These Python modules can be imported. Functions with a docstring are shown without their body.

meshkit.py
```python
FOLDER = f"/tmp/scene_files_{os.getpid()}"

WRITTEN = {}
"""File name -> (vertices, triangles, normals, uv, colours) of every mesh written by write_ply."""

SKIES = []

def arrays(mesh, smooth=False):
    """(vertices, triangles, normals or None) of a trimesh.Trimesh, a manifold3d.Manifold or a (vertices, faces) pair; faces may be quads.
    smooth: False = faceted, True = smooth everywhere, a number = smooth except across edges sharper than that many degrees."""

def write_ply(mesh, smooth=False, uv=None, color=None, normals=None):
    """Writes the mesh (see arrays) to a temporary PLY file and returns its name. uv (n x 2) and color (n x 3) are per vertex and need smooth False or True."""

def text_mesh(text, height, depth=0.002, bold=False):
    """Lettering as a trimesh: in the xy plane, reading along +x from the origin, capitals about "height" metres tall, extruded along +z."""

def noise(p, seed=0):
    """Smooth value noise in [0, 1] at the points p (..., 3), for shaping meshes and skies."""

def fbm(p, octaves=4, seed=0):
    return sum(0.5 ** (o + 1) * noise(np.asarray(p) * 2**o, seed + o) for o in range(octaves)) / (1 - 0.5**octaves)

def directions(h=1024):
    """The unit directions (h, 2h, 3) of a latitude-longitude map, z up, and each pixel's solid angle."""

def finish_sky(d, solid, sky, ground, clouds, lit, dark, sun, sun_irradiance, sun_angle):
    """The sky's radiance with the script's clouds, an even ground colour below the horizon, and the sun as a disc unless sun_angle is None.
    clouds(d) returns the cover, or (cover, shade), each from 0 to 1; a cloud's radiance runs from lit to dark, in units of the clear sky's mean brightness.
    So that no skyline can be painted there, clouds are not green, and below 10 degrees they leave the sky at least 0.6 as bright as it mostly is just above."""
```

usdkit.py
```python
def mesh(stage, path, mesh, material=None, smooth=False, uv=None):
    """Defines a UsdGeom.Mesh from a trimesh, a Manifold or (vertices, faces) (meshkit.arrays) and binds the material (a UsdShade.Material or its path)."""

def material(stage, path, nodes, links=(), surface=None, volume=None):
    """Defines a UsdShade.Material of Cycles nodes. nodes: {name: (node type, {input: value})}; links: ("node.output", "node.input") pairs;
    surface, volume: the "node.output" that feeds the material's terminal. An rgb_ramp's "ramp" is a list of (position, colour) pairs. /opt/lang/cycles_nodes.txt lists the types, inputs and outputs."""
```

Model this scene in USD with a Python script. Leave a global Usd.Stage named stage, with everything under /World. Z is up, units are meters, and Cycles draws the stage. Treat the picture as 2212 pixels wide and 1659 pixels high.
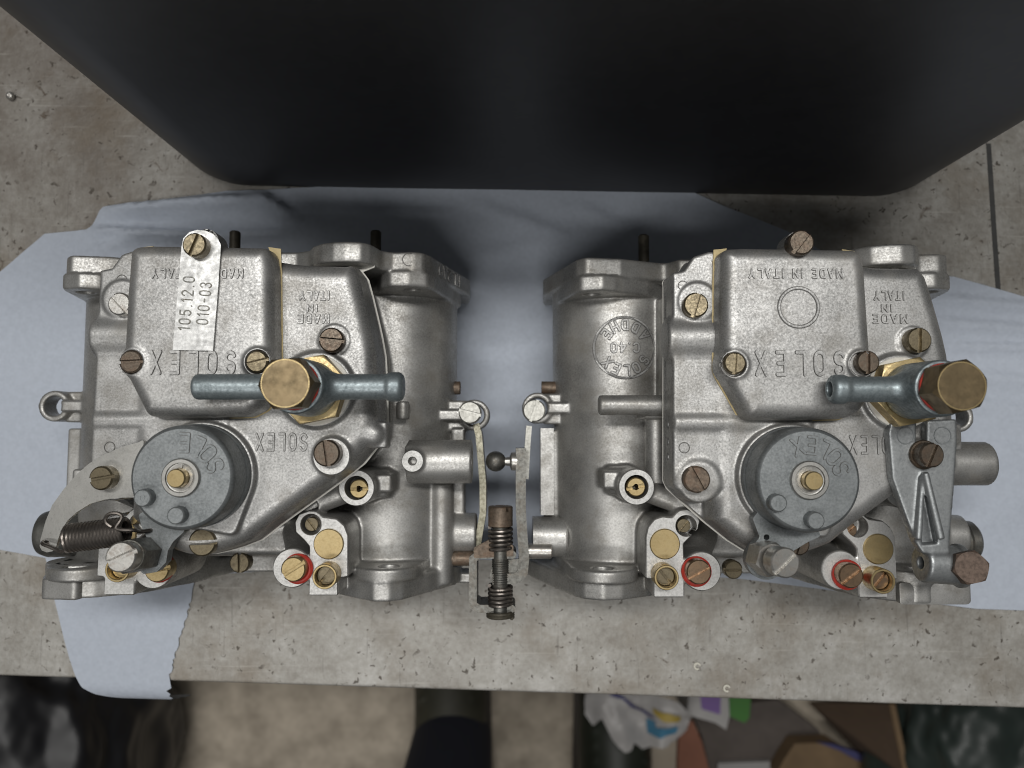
import math, numpy as np, trimesh, usdkit, meshkit
from pxr import Usd, UsdGeom, UsdLux, UsdShade, Gf, Sdf, Vt
from scipy import ndimage
from scipy.spatial import Delaunay
from shapely.geometry import Polygon, LineString, Point, MultiPolygon
from shapely import affinity, ops
import shapely
import manifold3d as m3

stage = Usd.Stage.CreateInMemory()
UsdGeom.SetStageUpAxis(stage, UsdGeom.Tokens.z)
UsdGeom.SetStageMetersPerUnit(stage, 1.0)
UsdGeom.Xform.Define(stage, '/World')
S = 0.0008                       # one drawing unit is 0.8 mm
# ------------------------------------------------------------------ camera
F, H = 1600.0, 400.0             # focal length in picture units (picture 2212 wide), eye height above the bench
TH = math.atan(109.5 / F); CT, ST = math.cos(TH), math.sin(TH)
cam = UsdGeom.Camera.Define(stage, '/World/camera')
cam.AddTransformOp().Set(Gf.Matrix4d(1, 0, 0, 0, 0, CT, ST, 0, 0, -ST, CT, 0, 0, 0, H * S, 1))
cam.CreateHorizontalApertureAttr(36.0); cam.CreateVerticalApertureAttr(27.0)
cam.CreateFocalLengthAttr(36.0 * F / 2212)
cam.CreateClippingRangeAttr(Gf.Vec2f(0.01, 50))
cam.CreateFStopAttr(12.0); cam.CreateFocusDistanceAttr(298 * S)
cam.CreateExposureAttr(0.06)
# ------------------------------------------------------------------ light: strip lamps of the workshop above the bench, soft room light
def lamp(name, x, y, z, w, h, power, color, tx=0, ty=0):
    l = UsdLux.RectLight.Define(stage, '/World/' + name)
    l.CreateWidthAttr(w); l.CreateHeightAttr(h); l.CreateIntensityAttr(power); l.CreateColorAttr(Gf.Vec3f(*color))
    l.AddTranslateOp().Set(Gf.Vec3d(x, y, z)); l.AddRotateXYZOp().Set(Gf.Vec3f(tx, ty, 0))
lamp('ceiling_lamp', -0.05, 0.39, 1.5, 1.25, 0.18, 22.0, (1.0, 0.985, 0.955))
lamp('ceiling_lamp_001', -0.4, -0.9, 1.9, 1.3, 0.3, 15.0, (1.0, 0.985, 0.96), -24, 0)
dome = UsdLux.DomeLight.Define(stage, '/World/room_light')
dm = usdkit.material(stage, '/World/Looks/room', {'b': ('background_shader', {'color': (0.92, 0.97, 1.0), 'strength': 0.045})}, surface='b.background')
UsdShade.MaterialBindingAPI.Apply(dome.GetPrim()).Bind(dm)

# ------------------------------------------------------------------ picture point -> place
def ray(px, py):
    a, b = (px - 1106) / F, (829.5 - py) / F
    return np.array([a, b * CT + ST, b * ST - CT])
EYE = np.array([0, 0, H])
def U(px, py, z):
    d = ray(px, py); return EYE + (z - H) / d[2] * d
def UY(px, py, y):
    d = ray(px, py); return EYE + y / d[1] * d
SH = np.array([227.0, -0.9, 0.0])          # the right carburettor stands this far from the left one
def UR(px, py, z): return U(px, py, z) - SH
def UYR(px, py, y): return UY(px, py, y + SH[1]) - SH
def PP(pts, z, f=U): return [tuple(f(x, y, z)[:2]) for x, y in pts]

# ------------------------------------------------------------------ naming, things and parts
USED = {}
def numbered(path):
    n = USED.get(path, 0); USED[path] = n + 1
    return path if n == 0 else '%s_%03d' % (path, n)
class Thing:
    def __init__(s, name, base, label=None, cat=None, group=None, kind=None):
        s.path = numbered('/World/' + name); s.base = np.array(base, float)
        x = UsdGeom.Xform.Define(stage, s.path); x.AddTranslateOp().Set(Gf.Vec3d(*(s.base * S)))
        tag(x.GetPrim(), label, cat, group, kind)
def tag(p, label=None, cat=None, group=None, kind=None):
    for k, v in (('label', label), ('category', cat), ('group', group), ('kind', kind)):
        if v: p.SetCustomDataByKey(k, v)
def vf(mesh):
    if isinstance(mesh, m3.Manifold):
        m = mesh.to_mesh(); return np.array(m.vert_properties[:, :3]), np.array(m.tri_verts)
    if isinstance(mesh, tuple): return mesh[0], mesh[1]
    return np.array(mesh.vertices), np.array(mesh.faces)
def part(owner, name, mesh, mat, smooth=32, label=None, off=(0, 0, 0)):
    """owner: a Thing, or (Thing, path of a part) for a sub-part"""
    th, up = (owner, owner.path) if isinstance(owner, Thing) else owner
    path = numbered(up + '/' + name)
    if isinstance(mesh, tuple) and len(mesh) == 3:
        v, f, n = mesh
        g = UsdGeom.Mesh.Define(stage, path)
        g.CreatePointsAttr(Vt.Vec3fArray.FromNumpy(((v + np.array(off) - th.base) * S).astype(np.float32)))
        g.CreateFaceVertexCountsAttr(Vt.IntArray.FromNumpy(np.full(len(f), 3, np.int32)))
        g.CreateFaceVertexIndicesAttr(Vt.IntArray.FromNumpy(f.astype(np.int32).ravel()))
        g.CreateSubdivisionSchemeAttr('none')
        g.CreateNormalsAttr(Vt.Vec3fArray.FromNumpy(n.astype(np.float32))); g.SetNormalsInterpolation('vertex')
        UsdShade.MaterialBindingAPI.Apply(g.GetPrim()).Bind(mat)
    else:
        v, f = vf(mesh)
        g = usdkit.mesh(stage, path, ((v + np.array(off) - th.base) * S, f), mat, smooth)
    if label: g.GetPrim().SetCustomDataByKey('label', label)
    return (th, path)
def single(name, mesh, mat, label=None, cat=None, group=None, kind=None, smooth=32):
    v, f = vf(mesh)
    path = numbered('/World/' + name)
    g = usdkit.mesh(stage, path, (v * S, f), mat, smooth)
    tag(g.GetPrim(), label, cat, group, kind)
    return g

# ------------------------------------------------------------------ materials
def metal(name, dark, light, rough=0.42, metallic=0.9, grain=1700, bump=0.25, big=70, stain=None, stain_amt=0.5, stain_scale=120, spread=0.15, bumpd=0.00012, gw=0.62):
    n = {'g': ('geometry', {}),
         'n1': ('noise_texture', {'scale': grain * 0.9, 'detail': 3.0, 'roughness': 0.7}),
         'n2': ('noise_texture', {'scale': big, 'detail': 4.0, 'roughness': 0.6}),
         'm': ('math', {'math_type': 'multiply_add', 'value2': 1.0 - gw}),
         'r': ('rgb_ramp', {'ramp': [(0.5 - spread, dark), (0.5 + spread * 0.7, light)]}),
         'rr': ('map_range', {'from_min': 0.3, 'from_max': 0.7, 'to_min': rough + 0.09, 'to_max': rough - 0.07}),
         'b': ('bump', {'strength': bump, 'distance': bumpd}),
         'p': ('principled_bsdf', {'metallic': metallic})}
    l = [('g.position', 'n1.vector'), ('g.position', 'n2.vector'), ('n2.fac', 'm.value1'), ('n1.fac', 'h.value1'),
         ('h.value', 'm.value3'), ('m.value', 'r.fac'), ('n1.fac', 'b.height'), ('b.normal', 'p.normal'), ('n1.fac', 'rr.value'), ('rr.result', 'p.roughness')]
    n['h'] = ('math', {'math_type': 'multiply', 'value2': gw})
    out = 'r.color'
    if stain is not None:
        n['n3'] = ('noise_texture', {'scale': stain_scale, 'detail': 6.0, 'roughness': 0.7})
        n['sr'] = ('map_range', {'from_min': 0.48, 'from_max': 0.66, 'to_min': 0.0, 'to_max': stain_amt, 'clamp': True})
        n['mx'] = ('mix', {'color2': stain})
        l += [('g.position', 'n3.vector'), ('n3.fac', 'sr.value'), ('sr.result', 'mx.fac'), ('r.color', 'mx.color1')]
        out = 'mx.color'
        n['mi'] = ('math', {'math_type': 'multiply_add', 'value2': -metallic * 0.7, 'value3': metallic})
        l += [('sr.result', 'mi.value1'), ('mi.value', 'p.metallic')]
    l.append((out, 'p.base_color'))
    return usdkit.material(stage, '/World/Looks/' + name, n, l, surface='p.BSDF')
def plain(name, color, rough=0.5, metallic=0.0, noise=None, spread=0.3, bump=0, bumpd=0.0002, color2=None, **kw):
    n = {'p': ('principled_bsdf', {'roughness': rough, 'metallic': metallic, 'base_color': color, **kw})}
    l = []
    if noise:
        n.update({'g': ('geometry', {}), 'n': ('noise_texture', {'scale': noise, 'detail': 5.0, 'roughness': 0.62}),
                  'r': ('rgb_ramp', {'ramp': [(0.3, color2 or tuple(c * (1 - spread) for c in color)), (0.7, color)]})})
        l += [('g.position', 'n.vector'), ('n.fac', 'r.fac'), ('r.color', 'p.base_color')]
        if bump:
            n['b'] = ('bump', {'strength': bump, 'distance': bumpd}); l += [('n.fac', 'b.height'), ('b.normal', 'p.normal')]
    return usdkit.material(stage, '/World/Looks/' + name, n, l, surface='p.BSDF')
M = {}
M['cast'] = metal('cast_alloy', (0.235, 0.23, 0.22), (0.50, 0.494, 0.476), rough=0.46, metallic=0.8, grain=1700, bump=0.2, gw=0.5, big=60, stain=(0.15, 0.135, 0.11), stain_amt=0.6, stain_scale=75)
M['cover'] = metal('cover_alloy', (0.225, 0.224, 0.218), (0.48, 0.476, 0.466), rough=0.47, metallic=0.8, grain=1800, bump=0.18, gw=0.62, stain=(0.17, 0.155, 0.13), stain_amt=0.5, stain_scale=60)
M['letter'] = metal('letter_alloy', (0.19, 0.189, 0.184), (0.44, 0.436, 0.426), rough=0.46, metallic=0.65, grain=1500, bump=0.2)
M['zinc'] = metal('zinc_alloy', (0.15, 0.162, 0.166), (0.255, 0.27, 0.275), rough=0.5, metallic=0.7, gw=0.6, big=180, grain=1500, bump=0.2)
M['blue_zinc'] = metal('pipe_zinc', (0.15, 0.178, 0.19), (0.30, 0.345, 0.36), rough=0.46, metallic=0.7, grain=1000, bump=0.35)
M['satin'] = metal('satin_alloy', (0.25, 0.246, 0.232), (0.44, 0.434, 0.412), rough=0.42, grain=900, bump=0.15)
M['machined'] = metal('machined_alloy', (0.36, 0.357, 0.345), (0.58, 0.575, 0.56), rough=0.47, metallic=0.75, grain=1500, bump=0.15)
M['steel'] = metal('steel', (0.30, 0.29, 0.27), (0.56, 0.55, 0.52), rough=0.36, grain=1300, bump=0.2, stain=(0.16, 0.10, 0.06), stain_amt=0.45, stain_scale=300)
M['bright'] = metal('bright_plated', (0.30, 0.295, 0.27), (0.42, 0.415, 0.385), rough=0.46, grain=900, bump=0.08)
M['tin'] = metal('tag_aluminium', (0.38, 0.38, 0.375), (0.58, 0.58, 0.57), rough=0.43, grain=700, bump=0.08, big=200, stain=(0.25, 0.25, 0.24), stain_amt=0.35, stain_scale=260)
M['bronze'] = metal('brown_screw', (0.06, 0.049, 0.038), (0.15, 0.122, 0.095), rough=0.40, metallic=0.85, grain=1600, bump=0.3, stain=(0.12, 0.068, 0.04), stain_amt=0.5, stain_scale=350)
M['oldbrass'] = metal('tarnished_brass', (0.11, 0.092, 0.06), (0.25, 0.21, 0.14), rough=0.38, grain=1300, bump=0.25, stain=(0.13, 0.10, 0.06), stain_amt=0.5, stain_scale=350)
M['brass'] = metal('brass', (0.30, 0.225, 0.11), (0.49, 0.385, 0.205), rough=0.4, grain=900, bump=0.12)
M['capbrass'] = metal('banjo_brass', (0.115, 0.088, 0.052), (0.215, 0.165, 0.097), rough=0.42, metallic=0.95, grain=300, bump=0.08, big=220, stain=(0.24, 0.17, 0.085), stain_amt=0.5, stain_scale=140)
M['copper'] = metal('copper_screw', (0.19, 0.125, 0.078), (0.34, 0.24, 0.16), rough=0.34, grain=900, bump=0.12)
M['rust'] = metal('rusty_steel', (0.075, 0.058, 0.044), (0.19, 0.145, 0.108), rough=0.52, metallic=0.6, grain=900, bump=0.5, stain=(0.13, 0.068, 0.036), stain_amt=0.6, stain_scale=260)
M['darkrust'] = metal('dark_rusty_steel', (0.06, 0.042, 0.032), (0.13, 0.09, 0.068), rough=0.62, metallic=0.3, grain=900, bump=0.4)
M['spring'] = metal('spring_steel', (0.085, 0.075, 0.066), (0.24, 0.215, 0.195), rough=0.36, metallic=0.9, grain=900, bump=0.1)
M['olive'] = metal('passivated_steel', (0.20, 0.19, 0.14), (0.42, 0.40, 0.32), rough=0.42, grain=1100, bump=0.3, stain=(0.10, 0.085, 0.05), stain_amt=0.7, stain_scale=700)
M['dull'] = metal('dull_steel', (0.085, 0.084, 0.076), (0.20, 0.197, 0.182), rough=0.46, grain=1000, bump=0.3, stain=(0.13, 0.10, 0.07), stain_amt=0.4, stain_scale=300)
M['dark'] = metal('dark_steel', (0.06, 0.06, 0.055), (0.14, 0.14, 0.13), rough=0.45, metallic=0.7, grain=900)
M['outline_shade'] = plain('outline_shade', (0.12, 0.116, 0.11), 0.55, 0.4)  # dark tone that paints edge shade round raised letters; also colours foundry marks
M['red'] = plain('red_seal', (0.50, 0.045, 0.03), 0.5, noise=900, spread=0.3)
M['gasket'] = plain('gasket_paper', (0.62, 0.50, 0.27), 0.75, noise=900, spread=0.25)
M['white_gasket'] = plain('white_gasket_paper', (0.80, 0.78, 0.72), 0.7, noise=900, spread=0.15)
M['stud'] = plain('stud_steel', (0.085, 0.075, 0.055), 0.6, 0.4, noise=700, spread=0.5)

# ------------------------------------------------------------------ distance-field castings
def poly_round(pts, r):
    p = Polygon(pts).buffer(0)
    if r: p = p.buffer(-r, 12).buffer(2 * r, 12).buffer(-r, 12)
    return p
def poly_sd(P, X, Y):
    polys = P.geoms if hasattr(P, 'geoms') else [P]
    best = np.full(np.broadcast(X, Y).shape, 1e9); inside = np.zeros(best.shape, bool)
    for g in polys:
        for ring in [g.exterior, *g.interiors]:
            c = np.asarray(shapely.simplify(ring, 0.04).coords)
            for (x0, y0), (x1, y1) in zip(c[:-1], c[1:]):
                ex, ey = x1 - x0, y1 - y0; L = ex * ex + ey * ey
                if L < 1e-12: continue
                t = np.clip(((X - x0) * ex + (Y - y0) * ey) / L, 0, 1)
                best = np.minimum(best, (X - x0 - t * ex) ** 2 + (Y - y0 - t * ey) ** 2)
                cr = (y0 > Y) != (y1 > Y)
                if ey: inside ^= cr & (X < ex * (Y - y0) / ey + x0)
    return np.where(inside, -1, 1) * np.sqrt(best)
def rq(a, b, r):
    a = a + r; b = b + r
    return np.minimum(np.maximum(a, b), 0) + np.sqrt(np.maximum(a, 0) ** 2 + np.maximum(b, 0) ** 2) - r
def cyl(p0, p1, r, r1=None, rd=0.6):
    p0, p1 = np.array(p0, float), np.array(p1, float); L = np.linalg.norm(p1 - p0); a = (p1 - p0) / L; r1 = r if r1 is None else r1; R = max(r, r1)
    def f(X, Y, Z):
        x, y, z = X - p0[0], Y - p0[1], Z - p0[2]
        t = x * a[0] + y * a[1] + z * a[2]
        q = np.sqrt(np.maximum(x * x + y * y + z * z - t * t, 0))
        return rq(q - (r + (r1 - r) * np.clip(t / L, 0, 1)), np.abs(t - L / 2) - L / 2, rd)
    return f, np.minimum(p0, p1) - R, np.maximum(p0, p1) + R
def ball(c, r):
    c = np.array(c, float)
    return (lambda X, Y, Z: np.sqrt((X - c[0]) ** 2 + (Y - c[1]) ** 2 + (Z - c[2]) ** 2) - r), c - r, c + r
def box(lo, hi, rd=1.0):
    lo, hi = np.array(lo, float), np.array(hi, float); c, h = (lo + hi) / 2, (hi - lo) / 2
    def f(X, Y, Z):
        a, b, d = (np.abs(P - c[i]) - h[i] + rd for i, P in enumerate((X, Y, Z)))
        return np.minimum(np.maximum(np.maximum(a, b), d), 0) + np.sqrt(np.maximum(a, 0) ** 2 + np.maximum(b, 0) ** 2 + np.maximum(d, 0) ** 2) - rd
    return f, lo, hi
def ext(P, axis, a0, a1, rd=0.8, draft=0.0):
    """a shapely outline extruded along z (outline in x, y) or y (outline in x, z)"""
    if not hasattr(P, 'buffer'): P = poly_round(P, 0)
    x0, y0, x1, y1 = P.bounds; m, h = (a0 + a1) / 2, (a1 - a0) / 2
    if axis == 'z':
        f = lambda X, Y, Z: rq(poly_sd(P, X[:, :, 0], Y[:, :, 0])[:, :, None] + draft * (Z - a0), np.abs(Z - m) - h, rd)
        return f, np.array([x0, y0, a0]), np.array([x1, y1, a1])
    f = lambda X, Y, Z: rq(poly_sd(P, X[:, 0, :], Z[:, 0, :])[:, None, :] + draft * (Y - a0), np.abs(Y - m) - h, rd)
    return f, np.array([x0, a0, y0]), np.array([x1, a1, y1])
class Field:
    def __init__(s, lo, hi, h, cap=9.0):
        s.h = h; s.cap = cap; s.lo = np.array(lo, float); s.n = np.ceil((np.array(hi) - s.lo) / h).astype(int) + 1
        s.d = np.full(s.n, cap, np.float32)
    def region(s, lo, hi, m):
        a = np.clip(np.floor((np.array(lo) - m - s.lo) / s.h).astype(int), 0, s.n); b = np.clip(np.ceil((np.array(hi) + m - s.lo) / s.h).astype(int) + 1, 0, s.n)
        ax = [s.lo[i] + s.h * np.arange(a[i], b[i]) for i in range(3)]
        sl = tuple(slice(a[i], b[i]) for i in range(3))
        return sl, np.broadcast_arrays(ax[0][:, None, None], ax[1][None, :, None], ax[2][None, None, :])
    def add(s, prim, k=1.5):
        f, lo, hi = prim; sl, (X, Y, Z) = s.region(lo, hi, k + 3 * s.h)
        if min(X.shape) == 0: return
        v = np.clip(f(X, Y, Z), -s.cap, s.cap); o = s.d[sl]; w = np.maximum(k - np.abs(o - v), 0) / max(k, 1e-6)
        s.d[sl] = np.minimum(o, v) - w * w * k / 4
    def cut(s, prim, k=0.6):
        f, lo, hi = prim; sl, (X, Y, Z) = s.region(lo, hi, k + 3 * s.h)
        if min(X.shape) == 0: return
        v = -np.clip(f(X, Y, Z), -s.cap, s.cap); o = s.d[sl]; w = np.maximum(k - np.abs(o - v), 0) / max(k, 1e-6)
        s.d[sl] = np.maximum(o, v) + w * w * k / 4
    def mesh(s):
        d = s.d; h = s.h
        d[0], d[-1], d[:, 0], d[:, -1], d[:, :, 0], d[:, :, -1] = 9, 9, 9, 9, 9, 9
        neg = d < 0
        corner = [(i, j, k) for i in (0, 1) for j in (0, 1) for k in (0, 1)]
        sub = lambda A, c: A[c[0]:A.shape[0] - 1 + c[0], c[1]:A.shape[1] - 1 + c[1], c[2]:A.shape[2] - 1 + c[2]]
        cnt = np.zeros(np.array(d.shape) - 1, np.int8)
        for c in corner: cnt += sub(neg, c)
        act = (cnt > 0) & (cnt < 8)
        ijk = np.argwhere(act); idx = np.full(act.shape, -1, np.int64); idx[act] = np.arange(len(ijk))
        val = np.stack([d[ijk[:, 0] + c[0], ijk[:, 1] + c[1], ijk[:, 2] + c[2]] for c in corner], 1).astype(float)
        acc = np.zeros((len(ijk), 3)); num = np.zeros(len(ijk)); C = np.array(corner, float)
        for a in range(8):
            for b in range(a + 1, 8):
                if np.abs(C[a] - C[b]).sum() != 1: continue
                va, vb = val[:, a], val[:, b]; x = (va < 0) != (vb < 0)
                t = np.where(x, va / np.where(x, va - vb, 1), 0)
                acc += x[:, None] * (C[a] + t[:, None] * (C[b] - C[a])); num += x
        g = ijk + acc / num[:, None]
        faces = []
        for ax in range(3):
            o = [q for q in range(3) if q != ax]
            A = [slice(1, -1)] * 3; A[ax] = slice(0, -1); Bs = [slice(1, -1)] * 3; Bs[ax] = slice(1, None)
            n0, n1 = neg[tuple(A)], neg[tuple(Bs)]
            e = np.argwhere(n0 != n1); fl = n0[tuple(e.T)]
            e = e.copy(); e[:, o[0]] += 1; e[:, o[1]] += 1
            def cell(da, db):
                q = e.copy(); q[:, o[0]] -= da; q[:, o[1]] -= db; return idx[tuple(q.T)]
            q = np.stack([cell(1, 1), cell(0, 1), cell(0, 0), cell(1, 0)], 1)
            if ax == 1: fl = ~fl
            q[~fl] = q[~fl][:, ::-1]
            faces += [q[:, [0, 1, 2]], q[:, [0, 2, 3]]]
        f = np.vstack(faces)
        def samp(p): return ndimage.map_coordinates(d, p.T, order=1, mode='nearest')
        def grad(p, e=0.75): return np.stack([samp(p + np.eye(3)[i] * e) - samp(p - np.eye(3)[i] * e) for i in range(3)], 1) / (2 * e)
        n = grad(g); L = np.linalg.norm(n, axis=1, keepdims=True); n /= np.maximum(L, 1e-6)
        return g * h + s.lo, f, n

# ------------------------------------------------------------------ turned and milled parts
def rev(profile, n=48):
    return m3.Manifold.revolve(m3.CrossSection([np.array(profile, float)]), n)
def chamfer_disc(r, h, c=0.5, n=48, c0=0.0):
    return rev([(0, 0), (r - c0, 0), (r, c0), (r, h - c), (r - c, h), (0, h)] if c0 else [(0, 0), (r, 0), (r, h - c), (r - c, h), (0, h)], n)
def bx(x0, x1, y0, y1, z0, z1): return m3.Manifold.cube([x1 - x0, y1 - y0, z1 - z0]).translate([x0, y0, z0])
def aim(mesh, p, d=(0, 0, 1), roll=0):
    """z axis of the mesh turned to d, origin to p"""
    v, f = vf(mesh); d = np.array(d, float); d /= np.linalg.norm(d)
    if roll: c, s = math.cos(math.radians(roll)), math.sin(math.radians(roll)); v = v @ np.array([[c, s, 0], [-s, c, 0], [0, 0, 1]])
    T = trimesh.geometry.align_vectors([0, 0, 1], d)[:3, :3]
    return v @ T.T + np.array(p), f
def slotted(r, h, ang, w=None, dep=None, c=0.6, dome=0.0, under=3.0):
    prof = [(0, -under), (r * 0.6, -under), (r * 0.6, 0), (r, 0), (r, h - c), (r - c, h)] + ([(r * 0.5, h + dome * 0.75), (0, h + dome)] if dome else [(0, h)])
    b = rev(prof, 48); w = w or r * 0.34; dep = dep or min(h * 0.42, 1.6)
    return b - bx(-r - 1, r + 1, -w / 2, w / 2, h - dep, h + dome + 1).rotate([0, 0, ang])
def hexa(r, h, c=0.8):
    """hexagon of corner radius r with a turned top chamfer"""
    a = np.arange(6) * math.pi / 3
    p = m3.Manifold.extrude(m3.CrossSection([np.stack([r * np.cos(a), r * np.sin(a)], 1)]), h)
    return p ^ rev([(0, 0), (r + 0.1, 0), (r + 0.1, h - c), (r * 0.865, h), (0, h)], 64)
def tube_ring(ro, ri, h, c=0.3):
    return rev([(ri, 0), (ro, 0), (ro, h - c), (ro - c, h), (ri + c, h), (ri, h - c)], 56)
def extrude(P, h):
    gs = P.geoms if hasattr(P, 'geoms') else [P]
    return trimesh.util.concatenate([trimesh.creation.extrude_polygon(g, h, engine='earcut') for g in gs if g.area > 1e-6])
def sweep(path, r, n=10):
    """a round wire along points"""
    p = np.array(path, float); t = np.gradient(p, axis=0); t /= np.linalg.norm(t, axis=1, keepdims=True)
    u = np.cross(t[0], [0.3, 0.5, 0.8]); u /= np.linalg.norm(u); V = []; a = np.arange(n) * 2 * math.pi / n
    for i in range(len(p)):
        u = u - t[i] * (u @ t[i]); u /= np.linalg.norm(u); w = np.cross(t[i], u)
        V.append(p[i] + r * (np.cos(a)[:, None] * u + np.sin(a)[:, None] * w))
    V = np.vstack(V); Fc = []
    for i in range(len(p) - 1):
        for j in range(n):
            k = (j + 1) % n; Fc += [(i * n + j, i * n + k, (i + 1) * n + k), (i * n + j, (i + 1) * n + k, (i + 1) * n + j)]
    for e, s in ((0, -1), (len(p) - 1, 1)):
        for j in range(1, n - 1): Fc.append((e * n, e * n + j, e * n + j + 1)[::s])
    return V, np.array(Fc)
def coil(p0, p1, r, turns, n=14, hooks=None):
    p0, p1 = np.array(p0, float), np.array(p1, float); d = p1 - p0; L = np.linalg.norm(d); d /= L
    u = np.cross(d, [0.2, 0.3, 1.0]); u /= np.linalg.norm(u); w = np.cross(d, u)
    t = np.linspace(0, 1, int(turns * n) + 1); a = 2 * math.pi * turns * t
    return p0 + d * (L * t)[:, None] + r * (np.cos(a)[:, None] * u + np.sin(a)[:, None] * w)

# ------------------------------------------------------------------ stroke lettering
def arc(cx, cy, rx, ry, a0, a1, n=9):
    a = np.radians(np.linspace(a0, a1, n)); return list(zip(cx + rx * np.cos(a), cy + ry * np.sin(a)))
GL = {
 'S': [arc(.29, .75, .27, .25, 20, 180) + arc(.29, .72, .27, .2, 180, 270)[1:] + arc(.29, .27, .28, .25, 90, -160)],
 'O': [arc(.3, .72, .29, .28, 0, 180) + arc(.3, .28, .29, .28, 180, 360) + [(.59, .72)]],
 'L': [[(.02, 1), (.02, 0), (.5, 0)]], 'E': [[(.52, 1), (.02, 1), (.02, 0), (.52, 0)], [(.02, .5), (.45, .5)]],
 'X': [[(0, 0), (.58, 1)], [(0, 1), (.58, 0)]], 'M': [[(0, 0), (0, 1), (.32, .35), (.64, 1), (.64, 0)]],
 'A': [[(0, 0), (.3, 1), (.6, 0)], [(.12, .35), (.48, .35)]], 'D': [[(.02, 0), (.02, 1), (.28, 1)] + arc(.28, .65, .3, .35, 90, 0) + arc(.28, .35, .3, .35, 0, -90) + [(.02, 0)]],
 'I': [[(.1, 0), (.1, 1)]], 'N': [[(0, 0), (0, 1), (.55, 0), (.55, 1)]], 'T': [[(0, 1), (.6, 1)], [(.3, 1), (.3, 0)]],
 'Y': [[(0, 1), (.3, .5), (.6, 1)], [(.3, .5), (.3, 0)]], 'C': [arc(.31, .72, .28, .28, 20, 180) + arc(.31, .28, .28, .28, 180, 340)],
 'H': [[(0, 0), (0, 1)], [(.56, 0), (.56, 1)], [(0, .5), (.56, .5)]], '0': [arc(.28, .7, .26, .3, 0, 180) + arc(.28, .3, .26, .3, 180, 360) + [(.54, .7)]],
 '1': [[(.02, .78), (.22, 1), (.22, 0)]], '2': [arc(.27, .73, .26, .27, 170, -20) + [(.02, 0), (.55, 0)]], '5': [[(.5, 1), (.08, 1), (.05, .56)] + arc(.26, .33, .27, .31, 120, -150)],
 '3': [arc(.25, .75, .24, .25, 160, -70) + arc(.25, .27, .27, .27, 80, -160)], '4': [[(.42, 0), (.42, 1), (0, .3), (.58, .3)]],
 '9': [arc(.28, .7, .26, .28, 0, 360), [(.54, .7), (.5, .3), (.3, 0)]], '6': [arc(.28, .3, .26, .28, 0, 360), [(.02, .3), (.1, .75), (.35, 1)]],
 '.': [[(.08, .0), (.1, .03)]], '-': [[(.06, .5), (.4, .5)]], ' ': []}
WID = {'I': .2, '.': .18, '1': .3, ' ': .3, '-': .46, 'M': .66}
def glyph(ch, st):
    g = [LineString(l).buffer(st / 2, 6) for l in GL[ch]]
    return ops.unary_union(g) if g else Polygon()
def words(text, st=0.15, gap=0.26):
    x, out = 0, []
    for ch in text:
        g = glyph(ch, st)
        if not g.is_empty: out.append(affinity.translate(g, x, 0))
        x += WID.get(ch, .6) + gap
    return affinity.translate(ops.unary_union(out), -(x - gap) / 2, -0.5)
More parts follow.
